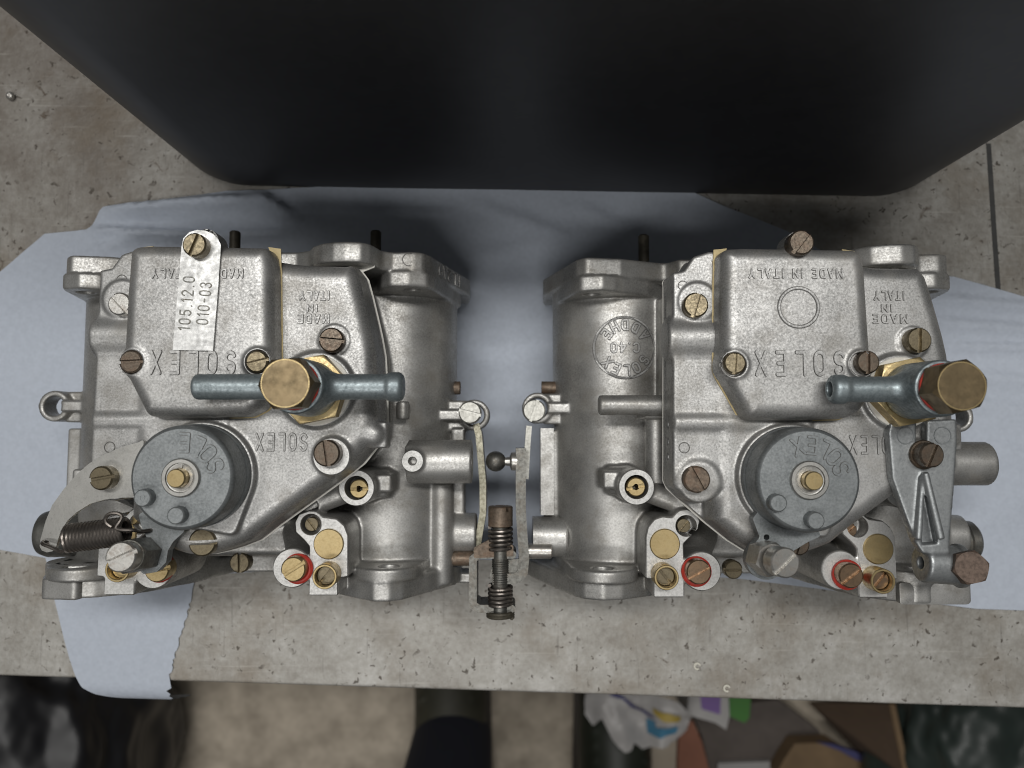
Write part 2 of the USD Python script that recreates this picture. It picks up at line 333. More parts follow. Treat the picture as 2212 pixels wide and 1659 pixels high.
def lettering(owner, text, c, w, h, ang=180, th=0.5, st=0.15, gap=0.26, mat=None, sink=0.15, name='lettering'):
    """raised lettering on a level face: centre c, overall width w and height h"""
    P = words(text, st, gap); x0, y0, x1, y1 = P.bounds
    P = affinity.scale(P, w / (x1 - x0), h / 1.0, origin=(0, 0))
    m = extrude(shapely.simplify(P, 0.02), th + sink)
    if mat is None or mat is not M['dull']:
        gm = extrude(shapely.simplify(P.buffer(0.22), 0.03), sink + 0.04); R0 = trimesh.transformations.rotation_matrix(math.radians(ang), [0, 0, 1]); R0[:3, 3] = np.array(c) - [0, 0, sink]
        gm.apply_transform(R0); part(owner, 'lettering_shade', gm, M['outline_shade'], 25)  # slightly wider dark sheet paints the shaded edges of the letters
    R = trimesh.transformations.rotation_matrix(math.radians(ang), [0, 0, 1]); R[:3, 3] = np.array(c) - [0, 0, sink]
    m.apply_transform(R)
    return part(owner, name, m, mat or M['letter'], 25)
def arc_lettering(owner, text, c, r, h, angs, th=0.45, st=0.16, flip=False, mat=None, curve=None, gb=0.18):
    """letters round a centre; angs: the angle of each letter; tops point to the centre (or away if flip)"""
    ms, gs = [], []
    for ch, a in zip(text, angs):
        if ch == ' ': continue
        g = affinity.translate(glyph(ch, st), -WID.get(ch, .6) / 2, -0.5); g = affinity.scale(g, h, h, origin=(0, 0))
        g = affinity.rotate(g, a + (90 if not flip else -90), origin=(0, 0)); g = affinity.translate(g, r * math.cos(math.radians(a)), r * math.sin(math.radians(a)))
        ms.append(extrude(shapely.segmentize(shapely.simplify(g, 0.015), 0.6), th)); gs.append(extrude(shapely.segmentize(shapely.simplify(g.buffer(gb), 0.02), 0.6), 0.16))
    v, f = vf(trimesh.util.concatenate(gs)); v = v + np.array(c) - [0, 0, 0.12]
    part(owner, 'lettering_shade', (curve(v) if curve else v, f), M['outline_shade'], 25)  # painted edge shade: dark sheet a little wider than each letter
    m = trimesh.util.concatenate(ms); v, f = vf(m); v = v + np.array(c) - [0, 0, 0.12]
    if curve: v = curve(v)
    return part(owner, 'lettering', (v, f), mat or M['letter'], 25)

# ================================================================== the carburettors (one casting, two copies with their own fittings)
def L2(p, q): return np.array(p[:2]) - np.array(q[:2])
XL, XR, ZB, RB = -175.8, -58.2, 35.5, 31.0          # barrel axes and radius
YF = UY(820, 1301, -70)[1]; YF = -70.0; YR = 79.0
FWD = np.array([0, ST, -CT])
def ru(p, px): return px * ((np.array(p) - EYE) @ FWD) / F
def xz(pts, y, f): return [(f(a, b, y)[0], f(a, b, y)[2]) for a, b in pts]
front_out = xz([(1134, 1240), (1150, 1249), (1168, 1258), (1241, 1290), (1260, 1295), (1303, 1299), (1346, 1297), (1411, 1288)], YF, UYR) + [(-160, 60), (-150, 40), (-140, 16), (-92, 16), (-84, 40), (-78, 66)] + \
    xz([(731, 1285), (770, 1294), (806, 1301), (840, 1301), (870, 1297), (930, 1280), (986, 1264)], YF, UY) + [(-25, 40), (-26, 6), (-60, 2), (-174, 2), (-219, 6)]
rear_out = xz([(1173, 640), (1173, 591), (1245, 546), (1266, 541), (1341, 544), (1436, 555), (1466, 546), (1506, 546)], YR + 2.8, UYR) + [(-110, 84), (-93, 84)] + \
    xz([(668, 540), (676, 531), (694, 525), (720, 521.5), (748, 520.5), (780, 522), (800, 526), (812, 532), (826, 541), (850, 544), (893, 543), (915, 545), (930, 551), (1016, 604), (1014, 640)], YR, UY) + [(-22, 4), (-60, 0), (-174, 0), (-205, 4)]
FRONT, REAR = poly_round(front_out, 3.0), poly_round(rear_out, 3.0)
cover_pts = PP([(1453, 1044), (1453, 600), (1451, 589), (1478, 584), (1498, 554), (1532, 543)], 110, UR) + PP([(600, 560), (640, 566), (668, 569), (751, 571)], 105) + \
    PP([(775, 580), (793, 604), (803, 640), (815, 690), (824, 730), (831, 770), (834, 830), (835, 906), (829, 958), (813, 966), (786, 1000)], 95) + \
    PP([(733, 1040), (602, 1134), (560, 1167), (527, 1180), (490, 1191), (462, 1197), (425, 1196)], 98) + PP([(1625, 1196), (1612, 1190), (1580, 1170), (1530, 1130), (1485, 1090), (1449, 1057)], 100, UR)
COVER = poly_round(cover_pts, 1.0)
cap_pts = PP([(1592, 896), (1545, 812), (1541, 800), (1541, 640), (1543, 572)], 111, UR) + PP([(1548, 552), (1566, 539), (1600, 537)], 117, UR) + PP([(575, 536)], 117) + \
    PP([(594, 545), (603, 562), (607, 590), (608, 700), (610, 825), (604, 855), (580, 886), (552, 900), (440, 903), (340, 902)], 111)
CAP = poly_round(cap_pts, 3.5).buffer(0.4)
DC = np.array([-119.6, -15.5])

def jet_outline(f, pts): return poly_round(PP(pts, 89, f), 0.8)
JR = jet_outline(U, [(731, 1287), (731, 1250), (753, 1246), (753, 1156), (745, 1135), (728, 1120), (698, 1116), (692, 1112), (684, 1104), (668, 1102), (645, 1110), (636, 1128), (638, 1150), (655, 1166), (667, 1180), (668, 1205), (666, 1287)])
JL = jet_outline(UR, [(1411, 1291), (1411, 1252), (1394, 1250), (1394, 1160), (1399, 1138), (1413, 1121), (1430, 1115), (1452, 1117), (1459, 1108), (1468, 1101), (1484, 1099), (1503, 1107), (1513, 1125), (1508, 1145), (1490, 1162), (1477, 1175), (1478, 1200), (1479, 1291)])

def build_body():
    b = Field((-228, -84, 0), (-8, 92, 118), 0.85)
    for x in (XL, XR): b.add(cyl((x, YF + 1, ZB), (x, YR - 1, ZB), RB), 2)
    b.add(box((-160, -56, 6), (-74, 62, 56), 4), 2)
    b.add(ext(COVER.buffer(-3.2), 'z', 40, 90, 0.4), 3); b.add(ext(COVER.buffer(-1.2), 'z', 83, 92.6, 1.5), 3)
    # flanges: rim, pads with stud holes
    b.add(ext(FRONT, 'y', YF, YF + 9, 1.0), 2.5)
    for c in (U(838, 1216, 70), UR(1303, 1214, 70)):
        pad = Point(c[0], 62).buffer(15).union(Polygon([(c[0] - 15, 62), (c[0] + 15, 62), (c[0] + 19, 30), (c[0] - 19, 30)]))
        pad = affinity.translate(pad, 0, 8)
        b.add(ext(pad, 'y', YF + 8, YF + 13.6, 1.0), 1.2)
    for c in (U(838, 1216, 79), UR(1303, 1214, 79)):
        b.cut(cyl((c[0], YF + 9.8, 76), (c[0], YF + 18, 76), 4.6, rd=0.2))
    b.add(ext(REAR, 'y', YR - 8.6, YR, 1.0), 1.0)
    ye = YR - 8.6
    for q in (xz([(1178, 640), (1205, 612), (1240, 588), (1252, 583), (1300, 580), (1330, 583), (1400, 594), (1440, 604)], ye + 2.6, UYR) + [(-165, 55), (-165, 30), (-212, 30)],
              [(-78, 30), (-76, 60)] + xz([(815, 600), (822, 590), (840, 585), (880, 584), (925, 588), (940, 594), (993, 632)], ye, UY) + [(-24, 30)]):
        b.add(ext(poly_round(q, 3.0).buffer(-0.4), 'y', YR - 15.5, YR - 8.2, 1.2), 0.5)
    for c in (U(891, 622, 78), UR(1278, 620, 72)):
        b.cut(cyl((c[0], YR - 15.9, c[2] - 1), (c[0], YR - 8, c[2] - 1), 3.6, rd=0.2))
    # jet blocks
    for P in (JR, JL): b.add(ext(P, 'z', 20, 89, 0.7), 1.5)
    for c, h in ((U(631, 1227, 89), U(672, 1133, 89)), (UR(1516, 1234, 89), UR(1482, 1136, 89))):
        b.add(cyl((c[0], c[1], 55), (c[0], c[1], 89.0), 8.2, rd=0.5), 1.2)
        b.add(cyl((c[0], c[1] + 2, 70), (c[0] * 0.75 + -116 * 0.25, c[1] + 12, 58), 7.5), 3)
        b.cut(cyl((h[0], h[1], 82), (h[0], h[1], 92), 4.3, rd=0.2))
    # emulsion tube holders
    for c, t, e in ((U(770, 1054, 90), U(831, 1047, 80), U(690, 1085, 80)), (UR(1375, 1052, 90), UR(1322, 1040, 80), UR(1487, 1095, 80))):
        b.add(cyl((c[0], c[1], 35), (c[0], c[1], 90), 7.6, rd=0.5), 2)
        b.add(box((t[0] - 4, t[1] - 3, 58), (t[0] + 3.2, t[1] + 4.5, 82), 1.0), 1.5)
        b.add(box((min(t[0], c[0]) - 1, t[1] - 6, 40), (max(t[0], c[0]) + 1, t[1] + 6, 78), 2), 2)
        b.add(cyl((c[0], c[1], 80), (e[0], e[1], 82), 4.6), 2)
        b.cut(cyl((c[0], c[1], 80), (c[0], c[1], 93), 5.0, rd=0.2))
    # shaft bosses, web and lever post on the right, mirrored lug on the left
    p, q = U(911, 997, 71), U(1018, 997, 71); b.add(cyl((-46, p[1], 71), (-17.6, p[1], 71), 9.6, rd=0.5), 2)
    b.cut(cyl((-24, p[1], 71), (-10, p[1], 71), 6.2, rd=0.3))
    n = U(891, 996, 82); b.add(cyl((n[0], n[1], 45), (n[0], n[1], 82), 4.8, rd=0.4), 1.5); b.add(box((n[0] - 4, n[1] - 3, 66), (n[0] + 8, n[1] + 6.5, 78), 1), 1)
    b.cut(cyl((n[0], n[1], 77), (n[0], n[1], 84), 1.9, rd=0.1))
    p, q = U(951, 1046, 64), U(951, 1234, 64); b.add(cyl((p[0], p[1], 55), (p[0], YF + 2, 55), 5.3), 2); b.add(box((p[0] - 4, YF + 2, 36), (p[0] + 4, p[1], 55), 1), 2)
    y = U(990, 1154, 52)[1]; b.add(cyl((-45, y, 48), (-16.5, y, 48), 9.4, rd=0.8), 1.5)
    a, c = U(974, 925, 52), U(1003, 1117, 52); b.add(box((a[0], c[1], 38), (c[0], a[1], 51), 0.8), 1)
    b.add(box((-212, c[1], 34), (-204, a[1], 46), 0.8), 1)
    b.add(box((-32, YF - 1, 26), (-18, YF + 4, 40), 1), 1)
    for s, pc, x0 in ((-1, U(145.5, 879, 42), -196), (1, U(1023.5, 896, 56), -36)):
        b.add(cyl((pc[0], pc[1], 42), (pc[0], pc[1], 53), 7.3, rd=0.8), 1)
        b.add(box((min(x0, pc[0]), pc[1] - 2.5, 44), (max(x0, pc[0]), pc[1] + 2.5, 55), 0.8), 0.8)
        b.add(box((min(x0, pc[0] - s * 3), pc[1] - 7.5, 40), (max(x0, pc[0] - s * 3), pc[1] + 7, 49), 0.8), 0.8)
        b.cut(cyl((pc[0], pc[1], 35), (pc[0], pc[1], 60), 4.7, rd=0.2))
    p = U(863, 890, 82); b.add(cyl((p[0], p[1] - 3, 72), (p[0], p[1] + 5, 72), 3), 1)
    for x in (XL, XR): b.cut(cyl((x, YF - 3, ZB), (x, YR + 3, ZB), 22, rd=0.2))
    b.add(box((-178, -50, 14), (-54, 60, 60), 2), 0.5) if False else None
    return b.mesh()
BODY = build_body()

from scipy.interpolate import LinearNDInterpolator
def follower(mesh, lo, hi):
    v, n = mesh[0], mesh[2]; k = (v[:, 0] > lo[0]) & (v[:, 0] < hi[0]) & (v[:, 1] > lo[1]) & (v[:, 1] < hi[1]) & (n[:, 2] > 0.3) & (v[:, 2] > lo[2])
    return LinearNDInterpolator(v[k][:, :2], v[k][:, 2])
FT = follower(BODY, (-225, YF - 2, 20), (-20, YF + 8.4, 0)); RT = follower(BODY, (-215, YR - 9, 20), (-20, YR + 1, 0))
BT = follower(BODY, (-207, 10, 35), (-140, 62, 0))
def build_cover():
    b = Field((-172, -76, 88), (-48, 92, 120), 0.7)
    right = COVER.intersection(Polygon([(-150, -200), (0, -200), (0, 200), (-150, 200)]))
    b.add(ext(right.buffer(0), 'z', 93.4, 111, 6.0, 0.10), 0.5)
    left = COVER.intersection(Polygon([(-300, -20), (-128, -20), (-128, 200), (-300, 200)]))
    b.add(ext(left, 'z', 93.4, 110.4, 1.0), 1)
    b.add(ext(COVER, 'z', 93.4, 96.5, 0.5), 2)
    ring = Point(*DC).buffer(20.6); q = U(497, 1138, 113)
    b.add(ext(ring.union(Point(q[0], q[1]).buffer(3)).convex_hull, 'z', 98, 113.6, 0.7), 1.5)
    c = U(716, 986, 113.5); b.add(cyl((c[0], c[1], 95), (c[0], c[1], 113.6), 7.3, rd=0.4), 2)
    c = UR(1974, 739, 112); b.add(cyl((c[0], c[1], 105), (c[0], c[1], 111.5), 6.3, rd=0.3), 0.4)
    c = UR(1505, 1042, 111); b.add(cyl((c[0] + 1, c[1], 95), (c[0] + 1, c[1], 111), 8, rd=1), 3)
    p = U(215, 728, 106); b.add(cyl((p[0] - 1, p[1], 104.5), (-130, p[1], 104.5), 8.8, rd=1.5), 2)
    p = U(206, 908, 108); b.add(cyl((p[0], p[1], 107.6), (-110, p[1], 107.6), 4.3, rd=1.5), 1.2)
    p = U(806, 938, 107); b.add(ball(p - [0, 0, 2], 5.0), 2); b.add(box(p - [1, 5.5, 10], p + [5.5, 5, 0], 1.0), 1)
    c = UR(1500, 625, 110); b.add(cyl((c[0] + 1, c[1] - 5, 95), (c[0] + 1, c[1] - 5, 111.2), 7.5, rd=0.6), 1.5)
    b.add(cyl((-76.1, 17.5, 95), (-76.1, 17.5, 113.0), 14.6, rd=0.6), 2.5)
    for yy in (70, 5, -2, -8):                                            # drilled galleries in the edge
        b.cut(cyl((-170, yy, 101), (-157, yy, 101), 1.5, rd=0.1), 0.2)
    x = UR(1418, 900, 90)
    return b.mesh()
COVERM = build_cover()
def build_cap():
    b = Field((CAP.bounds[0] - 12, CAP.bounds[1] - 6, 107), (CAP.bounds[2] + 12, CAP.bounds[3] + 10, 127), 0.6)
    b.add(ext(CAP.buffer(0.6), 'z', 101.2, 122.4, 5.0, 0.08), 0.5)
    for f, c, z in ((U, (283, 782), 122.4), (U, (555, 781), 123.6), (UR, (1725, 527), 121.0)):
        p = f(*c, z); b.add(cyl((p[0], p[1], 111), (p[0], p[1], z), ru(p, 29), rd=0.4), 2.0)
        b.cut(cyl((p[0], p[1], z - 2.2), (p[0], p[1], z + 3), ru(p, 26), rd=0.1), 0.2)
    b.cut(box((-400, -200, 80), (200, 200, 111.2), 0.0), 0.01)
    return b.mesh()
CAPM = build_cap()

def screw(t, name, f, px, py, z, rpx, h, ang, mat, off, **kw):
    p = f(px, py, z); r = ru(p, rpx)
    m = slotted(r, h, ang, **kw).translate([p[0], p[1], z - h])
    return part(t, name, m, M[mat], 32, off=off, label=None)

def carburettor(side, label):
    right = side == 'R'
    f = UR if right else U; off = SH if right else np.zeros(3)
    t = Thing('carburettor', np.array([-113, 0, 0]) + off, label, 'carburettor')
    P = lambda name, mesh, mat, smooth=32, label=None: part(t, name, mesh, M[mat], smooth, label, off)
    def O(mesh, p): v, fc = vf(mesh); return v + np.array(p), fc
    body = P('body', BODY, 'cast')
    cover = P('bowl_cover', COVERM, 'cover')
    gk = COVER.buffer(0.55)
    tab = Polygon(PP([(750, 572), (810, 569), (808, 577), (775, 590)], 94)); gk = gk.union(tab).buffer(0)
    P('cover_gasket', O(extrude(gk, 0.9), (0, 0, 92.5)), 'white_gasket')
    cap = P('float_chamber_cap', CAPM, 'cover')
    cg = CAP.buffer(0.15).union(Polygon(PP([(580, 534), (607, 538), (608, 575), (590, 560)], 111))).union(Polygon(PP([(1541, 575), (1541, 540), (1570, 537), (1560, 560)], 111, UR)))
    P('cap_gasket', O(extrude(cg, 0.8), (0, 0, 110.5)), 'gasket')
    def T(owner, text, c, w, h, ang=180, z=0, **k):
        o = (t, owner[1]); p = f(c[0], c[1], z) + off
        s = ((p - EYE) @ FWD) / F
        return lettering(o, text, p, w * s, h * s, ang, **k)
    # ---- writing
    if right:
        T(cap, 'SOLEX', (1728, 785), 194, 48, z=122.4, th=0.55, st=0.15, gap=0.62)
        T(cap, 'MADE IN ITALY', (1718.5, 591), 203, 17.5, z=122.4, th=0.4, st=0.17, gap=0.42)
        T(cover, 'ITALY', (1921, 639), 66, 17, z=111, th=0.4, st=0.17, gap=0.36); T(cover, 'IN', (1884 + 32, 666), 24, 14, z=111, th=0.4, st=0.18, gap=.36); T(cover, 'MADE', (1922, 689), 76, 17, z=111, th=0.4, st=0.17, gap=.4)
        T(cover, 'SOLEX', (1890, 961), 110, 36, z=111, th=0.4, st=0.12, gap=.4)
        p = f(1725, 664, 122.4); P('cast_ring_shade', O(tube_ring(ru(p, 46.5), ru(p, 38), 0.2, 0.02), p - [0, 0, 0.15]), 'outline_shade'); P('cast_ring', O(tube_ring(ru(p, 45), ru(p, 39.5), 0.55, 0.15), p - [0, 0, 0.15]), 'letter')  # wider dark ring below paints shade along the edges of the cast ring
    else:
        T(cap, 'SOLEX', (417, 783), 184, 46, z=122.4, th=0.55, st=0.15, gap=0.62)
        T(cap, 'MADE IN ITALY', (427, 591), 197, 17.5, z=122.4, th=0.4, st=0.17, gap=0.42)
        T(cover, 'ITALY', (680, 639), 64, 17, z=111, th=0.4, st=0.17, gap=.36); T(cover, 'IN', (674.5, 666), 23, 14, z=111, th=0.4, st=0.18, gap=.36); T(cover, 'MADE', (676.5, 689), 69, 17, z=111, th=0.4, st=0.17, gap=.4)
        T(cover, 'SOLEX', (608, 955), 111, 35, z=111, th=0.35, st=0.12, gap=.4)
    # ---- cap and cover screws
    if right:
        screw(t, 'cap_screw', f, 1588, 784, 122.6, 24, 3.2, 85, 'oldbrass', off); screw(t, 'cap_screw', f, 1876, 782, 124.6, 25, 3.5, 88, 'bronze', off)
        screw(t, 'cap_screw', f, 1732, 523, 126.0, 27.5, 5, 52, 'bronze', off)
        screw(t, 'cover_screw', f, 1504, 658, 115.5, 27, 5, 74, 'oldbrass', off); screw(t, 'cover_screw', f, 1987, 734, 115.6, 27, 5, 88, 'oldbrass', off)
        screw(t, 'cover_screw', f, 1506, 1036, 115.5, 29, 6, -62, 'rust', off)
        screw(t, 'body_screw', f, 1585, 1231, 56, 20, 5, 0, 'oldbrass', off); screw(t, 'cover_screw', f, 1726, 1176, 113, 24, 6, 70, 'bronze', off)
    else:
        screw(t, 'cap_screw', f, 282, 781, 122.6, 25, 3.2, 3, 'bronze', off); screw(t, 'cap_screw', f, 554, 781, 124.4, 24, 3.5, 14, 'oldbrass', off)
        screw(t, 'cap_screw', f, 419, 528, 128.0, 26, 6, 68, 'oldbrass', off)
        screw(t, 'cover_screw', f, 257, 656, 115, 25, 5, -47, 'steel', off); screw(t, 'cover_screw', f, 715, 734, 116, 27, 5.5, -5, 'bronze', off)
        screw(t, 'cover_screw', f, 705, 979, 119, 29, 6, 99, 'bronze', off)
        screw(t, 'body_screw', f, 517, 1216, 56, 22, 5, 92, 'oldbrass', off); screw(t, 'cover_screw', f, 436, 1172, 112, 30, 7, 2, 'oldbrass', off)
    # ---- round starter cover with its pin, ring and two rivets
    d3 = np.array([DC[0], DC[1], 0])
    disc = P('starter_cover', O(rev([(0, 114), (19.6, 114), (19.6, 117.5), (19.2, 117.9), (19.0, 128.7), (18.4, 129.8), (17.6, 130.3), (0, 130.3)], 96), d3), 'zinc')
    hub = P('retaining_ring', O(rev([(2.6, 129), (7.0, 129), (7.0, 131.2), (6.6, 131.6), (5.4, 131.6), (5.2, 131.0), (4.6, 130.9), (2.6, 130.9)], 64), d3), 'satin')
    clip = Point(0, 0).buffer(4.6, 24).difference(Point(0, 0).buffer(3.6, 24)).difference(Polygon([(0, 0), (6, 5), (6, 9), (1.5, 9)]))
    part(hub, 'spring_clip', O(extrude(clip, 0.6), (d3[0], d3[1], 130.9)), M['steel'], off=off)
    P('centre_pin', O(rev([(0, 126), (3.4, 126), (3.4, 134.6), (3.0, 135.1), (0, 135.1)], 40), d3), 'brass')
    for i, (bx_, by_) in enumerate((((1682, 1087), (1763, 1125)) if right else ((307, 1076), (379, 1114)))):
        p = f(bx_, by_, 134); m = rev([(0, 129), (3.25, 129), (3.1, 133.6), (2.7, 134), (0, 134)], 40)
        rv = P('rivet', O(m, (p[0], p[1], 0)), 'zinc')
        if i == 0:
            g = LineString([(-.55, -.7), (-.55, .7), (.3, .7), (.6, .35), (.3, .05), (.65, -.3), (.3, -.7), (-.55, -.7)]).buffer(0.13)
            v, fc = vf(extrude(g, 0.25)); part((t, rv[1]), 'rivet_mark', (v * [1.3, 1.3, 1] + [p[0], p[1], 133.9], fc), M['zinc'], off=off)
    zc = (d3[0] + off[0], d3[1] + off[1], 130.3)
    if right: arc_lettering((t, disc[1]), 'SOLEX', zc, 12.6, 6.0, [19, 41, 63, 84, 107], th=0.5, st=0.14, mat=M['zinc'])
    else: arc_lettering((t, disc[1]), 'SOLE', zc, 12.6, 6.4, [20, 43, 65, 88], th=0.5, st=0.14, mat=M['zinc'])
    # ---- arm under the disc with the clamp for the cable
    if right:
        arm = [(1625, 1120), (1640, 1100), (1700, 1140), (1790, 1150), (1745, 1170), (1712, 1190), (1700, 1225), (1685, 1245), (1650, 1250), (1622, 1235), (1612, 1205), (1625, 1180), (1640, 1160)]
        hx, hd, sl = (1660, 1207), (1694, 1215), 38
    else:
        arm = [(300, 1110), (330, 1100), (400, 1130), (399, 1148), (375, 1170), (364, 1189), (360, 1214), (340, 1235), (310, 1240), (300, 1225), (312, 1190), (318, 1160), (308, 1140)]
        hx, hd, sl = (297, 1199), (263, 1203), 18
    AP = poly_round(PP(arm, 117, f), 1.2)
    if right:
        bq, hq = f(1654, 1209, 117), f(1655, 1160, 117); AP = AP.union(Point(bq[0], bq[1]).buffer(7.4, 16)).difference(Point(hq[0], hq[1]).buffer(1.1, 10))
    a = P('starter_arm', O(extrude(AP, 4.5), (0, 0, 113)), 'zinc')
    hb = f(*hx, 124); hb2 = f(*hd, 136)
    dirn = np.array([hb2[0] - hb[0], hb2[1] - hb[1], 12.0])
    base = hb - dirn / np.linalg.norm(dirn) * 6
    P('clamp_nut', aim(hexa(6.5, 9.5 if right else 13.5, 0.8), base, dirn, 10), 'dull' if not right else 'steel')
    P('clamp_screw', aim(slotted(5.3, 6.5, sl, c=0.5), hb2 - dirn / np.linalg.norm(dirn) * 5.5, dirn), 'steel')
    # ---- fuel union
    bc = np.array([-76.1, 17.2, 0])
    P('fuel_washer', O(tube_ring(13.8, 6, 1.0), bc + [0, 0, 113.0]), 'white_gasket')
    P('union_nut', O(hexa(13.9, 6.5, 1.0).rotate([0, 0, 12]), bc + [0, 0, 114.0]), 'brass')
    un = Field((bc[0] - 55, bc[1] - 16, 117), (bc[0] + 45, bc[1] + 16, 145), 0.55)
    un.add(cyl(bc + [0, 0, 120.5], bc + [0, 0, 141.2], 10.6, 10.0, rd=0.7), 1)
    pz = 130.5
    ends = []
    if right:
        e = f(1792, 830, pz); ends.append((e[0], True))
    else:
        e = f(420, 833, pz); g = f(872, 838, pz); ends += [(e[0], False), (g[0], True)]
    yy = bc[1] + 0.2
    for x, bead in ends:
        sgn = np.sign(x - bc[0])
        un.add(cyl((bc[0], yy, pz), (x, yy, pz), 4.7, rd=1.6), 5)
        if bead: un.add(cyl((x - sgn * 6.5, yy, pz), (x, yy, pz), 5.4, rd=2.2), 0.8)
        if right: un.cut(cyl((x - sgn * 12, yy, pz), (x + sgn * 3, yy, pz), 2.7, rd=0.1), 0.3)
    P('fuel_union', un.mesh(), 'blue_zinc')
    P('sealing_washer', O(tube_ring(8.7, 5, 1.2), bc + [0, 0, 141.2]), 'red')
    bb = P('banjo_bolt', O(hexa(9.6, 9.8, 1.5).rotate([0, 0, 14 if right else 4]), bc + [0, 0, 142.4]), 'capbrass')
    part((t, bb[1]), 'worn_rim', O(rev([(7.75, 0), (8.2, 0), (8.3, -0.12), (8.15, 0.06), (7.8, 0.06)], 64), bc + [0, 0, 152.2]), M['brass'], off=off)
    # ---- jets on both blocks
    if right: sets = [((1436, 1175), (1505, 1235), (1510, 1236), 28, (1440, 1248), -50, (1478, 1136), 48, 'copper', 'oldbrass'), ((1897, 1186), (1831, 1242), (1839, 1244), 37, (1908, 1256), 50, (1838, 1145), 40, 'copper', 'copper')]
    else: sets = [((262, 1158), (343, 1226), (338, 1231), 10, (253, 1231), 0, (282, 1120), 40, 'brass', 'brass'), ((710, 1175), (643, 1229), (633, 1230), 32, (701, 1246), 50, (672, 1133), -52, 'brass', 'oldbrass')]
    for plug, rg, hd, a1, tb, a2, sm, a3, mt, mt2 in sets:
        p = f(*plug, 89.4); P('brass_plug', O(rev([(0, 0), (6.25, 0), (6.25, 0.7), (5.9, 0.95), (0, 0.9)], 48), (p[0], p[1], 88.9)), 'brass')
        p = f(*rg, 90.5); P('sealing_ring', O(tube_ring(6.2, 4.0, 2.2, 0.8), (p[0], p[1], 88.9)), 'red')
        q = f(*hd, 95.5); P('jet_holder', O(slotted(5.0, 7.2, a1, c=0.5, under=2), (q[0], q[1], 88.3)), mt)
        p = f(*tb, 97); P('jet_tube', O(tube_ring(5.0, 3.9, 9.0, 0.25), (p[0], p[1], 88)), 'brass')
        P('jet_screw', O(slotted(3.8, 5.5, a2, c=0.25, under=0.5), (p[0], p[1], 88.5)), mt2)
        p = f(*sm, 87); P('idle_screw', O(slotted(2.9, 3.4, a3, c=0.25, under=0.5), (p[0], p[1], 83.0)), mt2)
    for c, ang in (((1374, 1052), 14), ((1987 - 100, 1060), 0)) if right else (((775, 1056), 2),):
        if right and c[0] > 1500: continue
        p = f(*c, 88.5)
        hole = rev([(1.3, 0), (3.9, 0), (3.9, 6.2), (3.5, 6.6), (1.3, 6.6)], 40) - bx(-6, 6, -0.75, 0.75, 4.6, 9).rotate([0, 0, ang])
        P('emulsion_tube', O(hole, (p[0], p[1], 82)), 'brass')
        P('tube_bottom', O(rev([(0, 0), (4.9, 0), (4.9, 1), (0, 1)]), (p[0], p[1], 80.2)), 'dark')
    # ---- rear studs, shaft end, cover of the shaft
    for sx, sy in (((1390, 508),) if right else ((508, 500), (812, 499))):
        p = f(sx, sy, 45); P('stud', aim(chamfer_disc(2.6, p[1] - YR + 8, 0.6), (p[0], YR - 8, 45), (0, 1, 0)), 'stud')
    if right:
        e = Field((-68, YF - 4, 2), (-4, YF + 24, 84), 0.7); q = UYR(2111, 1306, YF); q2 = UYR(1990, 1310, YF)
        e.add(ext(poly_round([(-64, 10), (-64, q2[2] + 4), (-48, q2[2] + 1), (q[0] - 4, q[2] + 1), (q[0], q[2] - 4), (q[0], 10)], 1.5), 'y', YF - 0.2, YF + 8.8, 1.0), 1)
        c = UR(2035, 1240, 68); e.add(ext(Point(c[0], 54).buffer(15), 'y', YF + 8, YF + 17, 1.0), 1.0)
        P('flange_ear', e.mesh(), 'cast')
        y = f(2090, 1170, 46)[1]
        P('shaft_cover', aim(rev([(0, 0), (9.2, 0), (9.2, 9), (8.6, 9.6), (8.6, 11.6), (9.4, 12.2), (9.4, 15.5), (8, 17), (0, 17.4)], 48), (-25, y, 44), (1, 0, 0)), 'dull')
    else:
        y = f(90, 1152, 46)[1]
        P('shaft_cover', aim(rev([(0, 0), (11, 0), (11, 20), (10, 23), (5, 24.5), (0, 24.8)], 48), (-197.5, y, 46), (-1, 0, 0)), 'dark')
        e = Field((-232, YF - 4, 2), (-176, YF + 24, 84), 0.7); c = UY(149, 1199, YF + 17)
        q = [UY(70, 1262, YF), UY(74, 1279, YF), UY(160, 1279, YF)]
        qx = -193.5; e.add(ext(poly_round([(qx - 11, 10), (qx - 11, 72), (qx - 7, 79), (-184, 81), (-184, 10)], 2.5), 'y', YF - 0.2, YF + 8.8, 1.0), 1)
        c = U(146, 1202, 72); e.add(ext(Point(c[0], 60).buffer(14.5), 'y', YF + 8, YF + 13.6, 1.0), 1.0)
        e.cut(cyl((c[0], YF + 10, 66), (c[0], YF + 22, 66), 4.4, rd=0.2)); P('flange_ear', e.mesh(), 'cast')
    # machined faces of the casting
    for JP, c, h in ((JR, U(631, 1227, 89), U(672, 1133, 89)), (JL, UR(1516, 1234, 89), UR(1482, 1136, 89))):
        fp = JP.union(Point(c[0], c[1]).buffer(8.2)).buffer(-0.55).difference(Point(h[0], h[1]).buffer(4.5))
        P('machined_face', O(extrude(fp, 0.3), (0, 0, 88.85)), 'machined')
    for c, ro, ri, z in ((U(770, 1054, 90), 7.2, 5.0, 89.85), (UR(1375, 1052, 90), 7.2, 5.0, 89.85), (U(891, 996, 82), 4.5, 1.9, 81.85), (U(716, 986, 113.5), 6.9, 4.5, 113.45)):
        P('machined_face', O(tube_ring(ro, ri, 0.3, 0.05), (c[0], c[1], z)), 'machined')
